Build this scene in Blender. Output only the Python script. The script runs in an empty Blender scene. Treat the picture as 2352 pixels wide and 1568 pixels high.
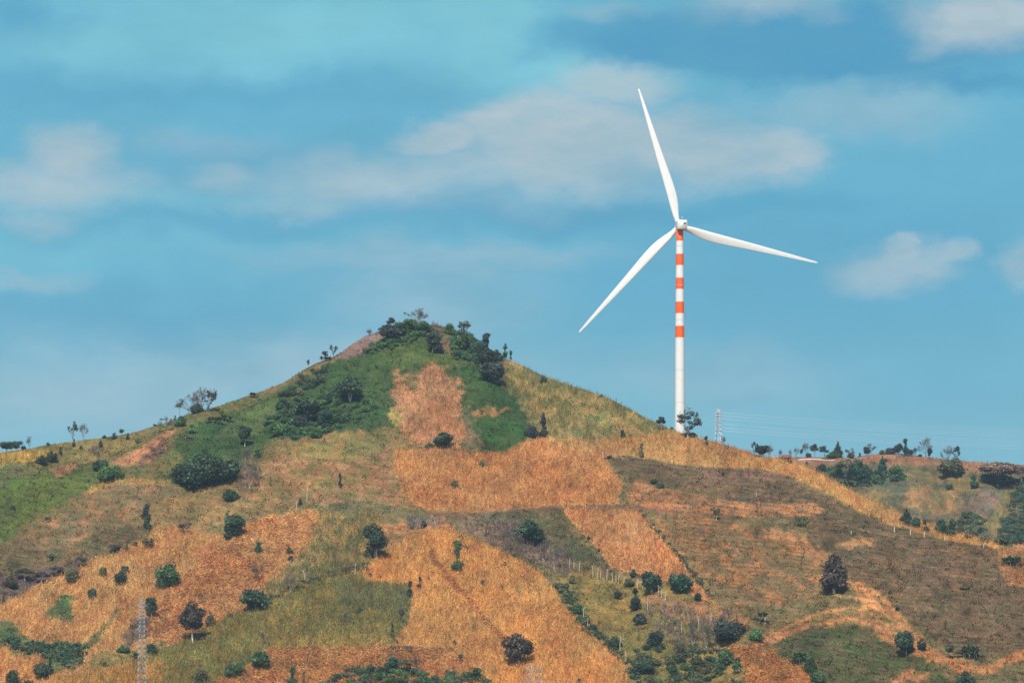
import bpy, math, random
import numpy as np
from mathutils import Vector, Matrix

# ------------------------------------------------------------------ camera, sky, sun, exposure
SC = bpy.context.scene
COL = SC.collection
F = 10129.0            # focal length in photograph pixels (photograph taken as 2352 px wide)
PITCH = math.radians(5.0)
CAMZ = 2.0
cam_d = bpy.data.cameras.new("camera")
cam_d.sensor_width = 36.0
cam_d.lens = 36.0 * F / 2352.0
cam_d.clip_start = 1.0
cam_d.clip_end = 60000.0
cam = bpy.data.objects.new("camera", cam_d)
COL.objects.link(cam)
cam.location = (0, 0, CAMZ)
cam.rotation_euler = (math.radians(90) + PITCH, 0, 0)
SC.camera = cam

def ray(x, y):
    """photo pixel -> (X/Y, (Z-CAMZ)/Y) in the world"""
    x = np.asarray(x, float); y = np.asarray(y, float)
    up = (784.0 - y) / F
    fy = math.cos(PITCH) - up * math.sin(PITCH)
    fz = math.sin(PITCH) + up * math.cos(PITCH)
    return (x - 1176.0) / F / fy, fz / fy

SUN_EL, SUN_AZ = math.radians(50), math.radians(192)   # azimuth clockwise from +Y
SC.view_settings.view_transform = 'Standard'
SC.view_settings.look = 'None'
SC.view_settings.exposure = 0.30
SC.view_settings.gamma = 1.0
SC.view_settings.use_curve_mapping = False
SC.render.engine = 'CYCLES'
SC.cycles.max_bounces = 4
SC.cycles.diffuse_bounces = 2
SC.cycles.volume_bounces = 0
SC.cycles.transparent_max_bounces = 4
SC.cycles.use_denoising = True

world = bpy.data.worlds.new("World")
SC.world = world
world.use_nodes = True
NT = world.node_tree
NT.nodes.clear()
def wn(t, **kw):
    n = NT.nodes.new(t)
    for k, v in kw.items(): setattr(n, k, v)
    return n
def wl(a, b): NT.links.new(a, b)
def wmath(op, a, b=None, c=None, clamp=False):
    n = wn('ShaderNodeMath', operation=op); n.use_clamp = clamp
    for i, v in enumerate((a, b, c)):
        if v is None: continue
        if isinstance(v, (int, float)): n.inputs[i].default_value = v
        else: wl(v, n.inputs[i])
    return n.outputs[0]
def wmix(f, a, b):
    n = wn('ShaderNodeMix', data_type='RGBA')
    for sock, v in ((n.inputs[0], f), (n.inputs[6], a), (n.inputs[7], b)):
        if isinstance(v, (int, float)): sock.default_value = v
        elif isinstance(v, tuple): sock.default_value = (*v, 1.0)
        else: wl(v, sock)
    return n.outputs[2]
def lin(c):
    return tuple(((v / 255.0) / 12.92 if v / 255.0 <= 0.04045 else ((v / 255.0 + 0.055) / 1.055) ** 2.4) for v in c)

tc = wn('ShaderNodeTexCoord')
sep = wn('ShaderNodeSeparateXYZ'); wl(tc.outputs['Generated'], sep.inputs[0])
ysafe = wmath('MAXIMUM', sep.outputs[1], 0.02)
ta = wmath('DIVIDE', sep.outputs[0], ysafe)
tb = wmath('DIVIDE', sep.outputs[2], ysafe)
comb = wn('ShaderNodeCombineXYZ'); wl(ta, comb.inputs[0]); wl(tb, comb.inputs[1])
def wnoise(scale, detail, rough, sx=1.0, sy=1.0, off=0.0):
    m = wn('ShaderNodeMapping'); m.inputs['Scale'].default_value = (sx, sy, 1); m.inputs['Location'].default_value = (off, off * 0.7, off)
    wl(comb.outputs[0], m.inputs[0])
    n = wn('ShaderNodeTexNoise'); n.inputs['Scale'].default_value = scale; n.inputs['Detail'].default_value = detail; n.inputs['Roughness'].default_value = rough
    wl(m.outputs[0], n.inputs['Vector'])
    return n
nw = wnoise(30, 8, 0.62, 1.0, 1.5, 1.3)
wsub = wn('ShaderNodeVectorMath', operation='SUBTRACT'); wl(nw.outputs['Color'], wsub.inputs[0]); wsub.inputs[1].default_value = (0.5, 0.5, 0.5)
wsc = wn('ShaderNodeVectorMath', operation='MULTIPLY'); wl(wsub.outputs[0], wsc.inputs[0]); wsc.inputs[1].default_value = (0.034, 0.022, 0.0)
wadd = wn('ShaderNodeVectorMath', operation='ADD'); wl(comb.outputs[0], wadd.inputs[0]); wl(wsc.outputs[0], wadd.inputs[1])
WP = wadd.outputs[0]
def blob(cx, cy, rx, ry, k, soft=1.0):
    a, b = ray(cx, cy)
    s = wn('ShaderNodeVectorMath', operation='SUBTRACT'); wl(WP, s.inputs[0]); s.inputs[1].default_value = (float(a), float(b), 0)
    m = wn('ShaderNodeVectorMath', operation='MULTIPLY'); wl(s.outputs[0], m.inputs[0]); m.inputs[1].default_value = (F / rx, F / ry, 0)
    l = wn('ShaderNodeVectorMath', operation='LENGTH'); wl(m.outputs[0], l.inputs[0])
    r = wn('ShaderNodeMapRange', interpolation_type='SMOOTHSTEP')
    wl(l.outputs[1], r.inputs[0]); r.inputs[1].default_value = 1.0 + 0.75 * soft; r.inputs[2].default_value = max(0.0, 1.0 - 1.1 * soft)
    r.inputs[3].default_value = 0.0; r.inputs[4].default_value = k
    return r.outputs[0]
def union(bs):
    o = None
    for b in bs:
        v = blob(*b)
        o = v if o is None else wmath('MAXIMUM', o, v)
    return o
#            cx   cy   rx   ry   strength softness
CYAN = [(700, 60, 640, 120, .68, .9), (1300, 165, 330, 60, .62, .8), (1090, 40, 170, 150, .62, .5), (300, 470, 420, 40, .25, 1), (150, 560, 500, 70, .3, 1), (200, 100, 260, 60, .6, 1)]
DARK = [(1880, 85, 660, 112, .95, .28), (1340, 70, 110, 50, .7, .5), (1950, 150, 520, 48, .85, .7), (1500, 95, 260, 60, .7, .6), (2200, 190, 330, 30, .85, .8), (1380, 50, 150, 60, .45, .6), (40, 50, 110, 62, .6, .8),
        (500, 200, 620, 38, .42, .9), (300, 222, 360, 22, .3, 1), (1300, 500, 560, 34, .6, 1), (430, 520, 520, 36, .4, 1), (1750, 480, 300, 40, .45, 1), (2000, 560, 500, 90, .35, 1), (600, 360, 260, 60, .35, 1),
        (1900, 700, 620, 160, .30, 1), (300, 730, 420, 60, .4, 1), (2200, 900, 300, 120, .25, 1), (560, 850, 60, 28, .30, 1), (1700, 905, 46, 28, .3, 1)]
PALE = [(170, 350, 130, 70, .9, .6), (120, 425, 250, 62, .7, .8), (300, 410, 70, 35, .5, .8), (520, 405, 100, 42, .6, .8), (740, 395, 140, 60, .55, .7), (850, 425, 280, 62, .75, .8), (720, 470, 200, 36, .5, .8), (1050, 400, 300, 70, .7, .8), (1010, 325, 125, 48, 1.0, .5), (1150, 290, 120, 66, .9, .5),
        (1260, 260, 140, 62, .8, .6), (1410, 205, 140, 60, .72, .6), (1330, 350, 300, 115, 1.0, .6), (1560, 345, 260, 92, .95, .6), (1760, 345, 170, 74, .9, .5), (1950, 255, 260, 55, .45, 1),
        (2265, 42, 190, 88, .95, .5), (2150, 95, 80, 40, .55, .8), (1770, -5, 170, 45, .55, .8), (1400, 5, 120, 24, .35, .8), (2060, 625, 150, 58, .65, .6), (2060, 588, 55, 34, .7, .5), (2170, 592, 70, 32, .6, .6), (2350, 600, 60, 75, .65, .7),
        (1010, 600, 380, 40, .45, 1), (1000, 690, 230, 100, .42, 1), (650, 850, 580, 90, .50, 1), (200, 900, 480, 120, .45, 1), (60, 960, 300, 90, .3, 1), (1600, 860, 300, 70, .3, 1), (60, 505, 90, 26, .5, 1), (1000, 470, 330, 40, .35, 1), (60, 640, 120, 22, .4, 1), (500, 330, 160, 40, .3, 1)]
nf = wnoise(26, 7, 0.60, 1.0, 2.2, 7.1)
nfine = wnoise(70, 5, 0.6, 1.0, 2.6, 3.3)
stre = wmath('ADD', wmath('MULTIPLY', nf.outputs[0], 1.3), wmath('MULTIPLY', nfine.outputs[0], 0.5))   # about 0.9 in the mean
sky = wn('ShaderNodeTexSky', sky_type='NISHITA')
sky.sun_disc = False
sky.sun_elevation = SUN_EL; sky.sun_rotation = SUN_AZ
sky.altitude = 600; sky.air_density = 1.0; sky.dust_density = 0.6; sky.ozone_density = 3.0
SKY_STR = 0.10
def c10(c, k=1.0):   # colours of clouds in the units of the sky texture (times 1/strength)
    return tuple(v / SKY_STR * k for v in lin(c))
band_lo, band_hi = c10((124, 184, 203), .87), c10((101, 174, 202), .86)
hr = wn('ShaderNodeMapRange', interpolation_type='SMOOTHSTEP'); wl(tb, hr.inputs[0])
hr.inputs[1].default_value = float(ray(0, 1080)[1]); hr.inputs[2].default_value = float(ray(0, 560)[1])
c = wmix(hr.outputs[0], band_lo, band_hi)
c = wmix(wmath('MULTIPLY', union(CYAN), wmath('ADD', wmath('MULTIPLY', stre, 0.5), 0.5), clamp=True), c, c10((134, 203, 214), .86))
c = wmix(wmath('MULTIPLY', union(DARK), stre, clamp=True), c, c10((78, 153, 191), .84))
c = wmix(wmath('MULTIPLY', union(PALE), wmath('ADD', wmath('MULTIPLY', stre, 1.15), -0.08), clamp=True), c, c10((171, 191, 200), .86))
mo = wn('ShaderNodeMapRange'); wl(stre, mo.inputs[0]); mo.inputs[1].default_value = 0.55; mo.inputs[2].default_value = 1.25; mo.inputs[3].default_value = 0.93; mo.inputs[4].default_value = 1.07
vm = wn('ShaderNodeVectorMath', operation='SCALE'); wl(c, vm.inputs[0]); wl(mo.outputs[0], vm.inputs['Scale'])
# clouded quarter of the sky ahead; the rest is the plain sky texture
g1 = wn('ShaderNodeMapRange', interpolation_type='SMOOTHSTEP'); wl(sep.outputs[1], g1.inputs[0]); g1.inputs[1].default_value = 0.35; g1.inputs[2].default_value = 0.9
g2 = wn('ShaderNodeMapRange', interpolation_type='SMOOTHSTEP'); wl(sep.outputs[2], g2.inputs[0]); g2.inputs[1].default_value = 0.55; g2.inputs[2].default_value = 0.2
full = wmix(wmath('MULTIPLY', g1.outputs[0], g2.outputs[0]), sky.outputs[0], vm.outputs[0])
bg = wn('ShaderNodeBackground'); wl(full, bg.inputs[0]); bg.inputs[1].default_value = SKY_STR
wo = wn('ShaderNodeOutputWorld'); wl(bg.outputs[0], wo.inputs[0])

sd = bpy.data.lights.new("sun", 'SUN'); sd.energy = 4.0; sd.angle = math.radians(0.53); sd.color = (1.0, 0.94, 0.84)
so = bpy.data.objects.new("sun", sd); COL.objects.link(so)
tosun = Vector((math.sin(SUN_AZ) * math.cos(SUN_EL), math.cos(SUN_AZ) * math.cos(SUN_EL), math.sin(SUN_EL)))
so.rotation_euler = tosun.to_track_quat('Z', 'Y').to_euler()
so.location = (0, 0, 800)

# ------------------------------------------------------------------ helpers
RNG = np.random.default_rng(11)
def hashn(i, j, s):
    h = np.sin(i * 127.1 + j * 311.7 + s * 74.7) * 43758.5453
    return h - np.floor(h)
def vnoise(x, y, s=0.0):
    xi = np.floor(x); yi = np.floor(y); fx = x - xi; fy = y - yi
    fx = fx * fx * (3 - 2 * fx); fy = fy * fy * (3 - 2 * fy)
    a = hashn(xi, yi, s); b = hashn(xi + 1, yi, s); c = hashn(xi, yi + 1, s); d = hashn(xi + 1, yi + 1, s)
    return a + (b - a) * fx + (c - a) * fy + (a - b - c + d) * fx * fy
def fbm(x, y, s=0.0, o=4):
    t = 0; a = 0.5; n = 0
    for k in range(o):
        t = t + a * vnoise(x * 2 ** k, y * 2 ** k, s + k * 3.7); n += a; a *= 0.55
    return t / n
def sstep(v, a, b):
    t = np.clip((v - a) / (b - a), 0, 1); return t * t * (3 - 2 * t)
def inpoly(x, y, P):
    r = np.zeros(x.shape, bool); n = len(P); j = n - 1
    for i in range(n):
        xi, yi = P[i]; xj, yj = P[j]
        if yi != yj:
            c = ((yi > y) != (yj > y)) & (x < (xj - xi) * (y - yi) / (yj - yi) + xi)
            r ^= c
        j = i
    return r

def tag(o, label=None, cat=None, group=None, kind=None):
    if label: o['label'] = label
    if cat: o['category'] = cat
    if group: o['group'] = group
    if kind: o['kind'] = kind
    return o
def empty(name, loc):
    o = bpy.data.objects.new(name, None); COL.objects.link(o); o.location = loc; o.empty_display_size = 1.0
    return o
def mesh_obj(name, V, polys, mats, col=None, parent=None, smooth=False, mat_idx=None, loc=None):
    """V (n,3); polys = (m,k) int array or a list of such arrays"""
    me = bpy.data.meshes.new(name)
    V = np.asarray(V, np.float32)
    if not isinstance(polys, list): polys = [polys]
    polys = [np.asarray(p, np.int32) for p in polys if len(p)]
    nl = sum(p.size for p in polys); npg = sum(len(p) for p in polys)
    me.vertices.add(len(V)); me.loops.add(nl); me.polygons.add(npg)
    me.vertices.foreach_set('co', V.ravel())
    me.loops.foreach_set('vertex_index', np.concatenate([p.ravel() for p in polys]))
    tot = np.concatenate([np.full(len(p), p.shape[1], np.int32) for p in polys])
    st = np.concatenate([[0], np.cumsum(tot)[:-1]]).astype(np.int32)
    me.polygons.foreach_set('loop_start', st)
    me.polygons.foreach_set('loop_total', tot)
    if smooth: me.polygons.foreach_set('use_smooth', np.ones(npg, bool))
    if not isinstance(mats, (list, tuple)): mats = [mats]
    for m in mats: me.materials.append(m)
    if mat_idx is not None: me.polygons.foreach_set('material_index', np.asarray(mat_idx, np.int32))
    me.update(calc_edges=True)
    if col is not None:
        ca = me.color_attributes.new('col', 'FLOAT_COLOR', 'POINT')
        c4 = np.ones((len(V), 4), np.float32); c4[:, :3] = np.clip(col, 0, 1)
        ca.data.foreach_set('color', c4.ravel())
    o = bpy.data.objects.new(name, me); COL.objects.link(o)
    if parent is not None: o.parent = parent
    if loc is not None: o.location = loc
    return o

def new_mat(name):
    m = bpy.data.materials.new(name); m.use_nodes = True
    nt = m.node_tree; b = nt.nodes['Principled BSDF']
    return m, nt, b
def attr_mat(name, rough=0.9, scale=1.2, amt=0.35, spec=0.15, bump=0.0, big=0.0, transl=0.0):
    """colour from the mesh, varied by noise in the thing's own coordinates"""
    m, nt, b = new_mat(name)
    a = nt.nodes.new('ShaderNodeAttribute'); a.attribute_name = 'col'
    t = nt.nodes.new('ShaderNodeTexCoord')
    n = nt.nodes.new('ShaderNodeTexNoise'); n.inputs['Scale'].default_value = scale; n.inputs['Detail'].default_value = 3.0; n.inputs['Roughness'].default_value = 0.65
    nt.links.new(t.outputs['Object'], n.inputs['Vector'])
    r = nt.nodes.new('ShaderNodeMapRange'); r.inputs[1].default_value = 0.3; r.inputs[2].default_value = 0.7
    r.inputs[3].default_value = 1 - amt; r.inputs[4].default_value = 1 + amt
    nt.links.new(n.outputs[0], r.inputs[0])
    s = nt.nodes.new('ShaderNodeVectorMath'); s.operation = 'SCALE'
    nt.links.new(a.outputs['Color'], s.inputs[0]); nt.links.new(r.outputs[0], s.inputs['Scale'])
    nt.links.new(s.outputs[0], b.inputs['Base Color'])
    b.inputs['Roughness'].default_value = rough
    b.inputs['Specular IOR Level'].default_value = spec
    if bump:
        bn = nt.nodes.new('ShaderNodeBump'); bn.inputs['Strength'].default_value = 0.8; bn.inputs['Distance'].default_value = bump
        nt.links.new(n.outputs[0], bn.inputs['Height']); nt.links.new(bn.outputs[0], b.inputs['Normal'])
    if transl:
        tr = nt.nodes.new('ShaderNodeBsdfTranslucent'); nt.links.new(s.outputs[0], tr.inputs[0])
        mx = nt.nodes.new('ShaderNodeMixShader'); mx.inputs[0].default_value = transl
        nt.links.new(b.outputs[0], mx.inputs[1]); nt.links.new(tr.outputs[0], mx.inputs[2])
        nt.links.new(mx.outputs[0], nt.nodes['Material Output'].inputs[0])
    return m
def plain_mat(name, c, rough=0.5, spec=0.3, scale=0.6, amt=0.08, metal=0.0):
    m, nt, b = new_mat(name)
    t = nt.nodes.new('ShaderNodeTexCoord')
    n = nt.nodes.new('ShaderNodeTexNoise'); n.inputs['Scale'].default_value = scale; n.inputs['Detail'].default_value = 4.0
    nt.links.new(t.outputs['Object'], n.inputs['Vector'])
    r = nt.nodes.new('ShaderNodeMix'); r.data_type = 'RGBA'
    nt.links.new(n.outputs[0], r.inputs[0])
    r.inputs[6].default_value = (*[v * (1 - amt) for v in c], 1); r.inputs[7].default_value = (*[min(1, v * (1 + amt)) for v in c], 1)
    nt.links.new(r.outputs[2], b.inputs['Base Color'])
    b.inputs['Roughness'].default_value = rough; b.inputs['Specular IOR Level'].default_value = spec; b.inputs['Metallic'].default_value = metal
    return m
M_SOIL = attr_mat('hillside_soil', 0.95, 0.55, 0.30, 0.1, bump=0.5)
M_CROP = attr_mat('dry_crop', 0.85, 0.8, 0.15, 0.15, transl=0.12)
M_LEAF = attr_mat('leaves', 0.75, 0.9, 0.2, 0.25, transl=0.12)
M_BARK = attr_mat('bark', 0.9, 3.0, 0.25, 0.1)
M_WHITE = plain_mat('white_turbine_paint', (0.76, 0.75, 0.715), 0.42, 0.4, 0.35, 0.07)
M_SEAM = plain_mat('tower_seam', (0.60, 0.60, 0.58), 0.6, 0.3)
M_ORANGE = plain_mat('orange_turbine_paint', (0.85, 0.125, 0.012), 0.45, 0.35, 0.3, 0.05)
M_DARKP = plain_mat('dark_vent', (0.02, 0.03, 0.035), 0.6)
M_STEEL = plain_mat('galvanised_steel', (0.36, 0.37, 0.36), 0.55, 0.4, 1.0, 0.12, 0.2)
M_STEELW = plain_mat('bright_steel', (0.72, 0.74, 0.74), 0.5, 0.4, 1.0, 0.1, 0.1)
M_CABLE = plain_mat('cable_aluminium', (0.75, 0.77, 0.78), 0.45, 0.5, 1.0, 0.05, 0.2)
M_INS = plain_mat('insulator_glass', (0.10, 0.14, 0.14), 0.3)
M_BASE = plain_mat('valley_grass', (0.10, 0.10, 0.045), 0.95, 0.1, 0.02, 0.4)

# ------------------------------------------------------------------ terrain
SKY1 = np.array([(-1200, 1110), (-500, 1070), (0, 1041), (60, 1031), (110, 1021), (220, 1007), (300, 995), (385, 969), (430, 951), (480, 939), (540, 919), (600, 898), (650, 879), (700, 847), (740, 828), (775, 815),
        (800, 797), (840, 771), (880, 758), (920, 748), (960, 746), (1010, 748), (1050, 760), (1085, 772), (1120, 800), (1160, 824), (1200, 839), (1250, 864), (1300, 881), (1350, 898), (1400, 915), (1450, 941),
        (1500, 968), (1540, 985), (1560, 992), (1590, 1002), (1650, 1017), (1700, 1031), (1747, 1047), (1804, 1056), (1862, 1075), (1920, 1105), (1977, 1137), (2035, 1163), (2073, 1180), (2113, 1194),
        (2151, 1206), (2197, 1224), (2237, 1232), (2290, 1246), (2352, 1252), (2500, 1275), (3600, 1350)], float)
SKY2 = np.array([(1300, 1110), (1600, 1070), (1700, 1058), (1746, 1052), (1800, 1050), (1850, 1049), (1960, 1051), (1985, 1046), (2010, 1042), (2060, 1041), (2110, 1046), (2160, 1053), (2200, 1058), (2280, 1062), (2352, 1067), (2600, 1090), (3900, 1180)], float)
_xs = np.arange(-1300, 4000, 2.0)
def _smooth(T, k):
    v = np.interp(_xs, T[:, 0], T[:, 1]); w = np.hanning(k); w /= w.sum()
    return np.convolve(np.pad(v, k // 2, mode='edge'), w, 'valid')[:len(_xs)]
_s1 = _smooth(SKY1, 15); _s2 = _smooth(SKY2, 15)
def sky1(x): return np.interp(x, _xs, _s1) + 1.6 * (vnoise(np.asarray(x) / 9.0, 0 * np.asarray(x), 5) - 0.5)
def sky2(x): return np.interp(x, _xs, _s2) + 1.2 * (vnoise(np.asarray(x) / 7.0, 0 * np.asarray(x), 8) - 0.5)
def crestadd(dy, r, w): return r * (1 - np.sqrt(np.clip(dy / w, 0, 1)))
def Y1(x, y):
    base = 2000 + 0.55 * (1568 - y)
    spur = 1.6 * (fbm(x / 15.0, y / 24.0, 6, 3) - 0.5) * 2 + 32 * (fbm(x / 330.0 + 0.3, y / 420.0, 2, 3) - 0.5) * 2 + 10 * (fbm(x / 75.0, y / 170.0, 4, 2) - 0.5) * 2
    # the spur with the half green crop runs forward at the lower left, the summit ridge comes forward below the peak
    spur = spur - 22 * np.exp(-((x - 700 - (y - 1420) * -1.2) / 190.0) ** 2) * sstep(y, 1250, 1450) - 16 * np.exp(-((x - 1060) / 150.0) ** 2) * sstep(y, 780, 950) * (1 - sstep(y, 1150, 1350))
    spur = spur + 16 * np.exp(-((x - 1480 - (y - 1400) * 0.9) / 120.0) ** 2) * sstep(y, 1200, 1350)
    return base + spur + crestadd(y - sky1(x), 9.0, 26.0)
def Y2(x, y):
    base = 2900 + 0.8 * (1300 - y)
    spur = 30 * (fbm(x / 90.0 + 7, y / 260.0, 12, 3) - 0.5) * 2
    return base + spur + crestadd(y - sky2(x), 14.0, 18.0)
def P1(x, y):
    Y = Y1(x, y); a, b = ray(x, y); return np.stack([a * Y, Y, CAMZ + b * Y], -1)
def P2(x, y):
    Y = Y2(x, y); a, b = ray(x, y); return np.stack([a * Y, Y, CAMZ + b * Y], -1)
def ground(x, y):
    """point on the ground shown at a photo position, which of the two hills it is on"""
    x = float(x); y = float(y)
    if x > 1720 and y < float(sky1(x)) - 1.5:
        return P2(np.array(x), np.array(max(y, float(sky2(x)) + 0.3))), 2
    return P1(np.array(x), np.array(max(y, float(sky1(x)) + 0.3))), 1
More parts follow.
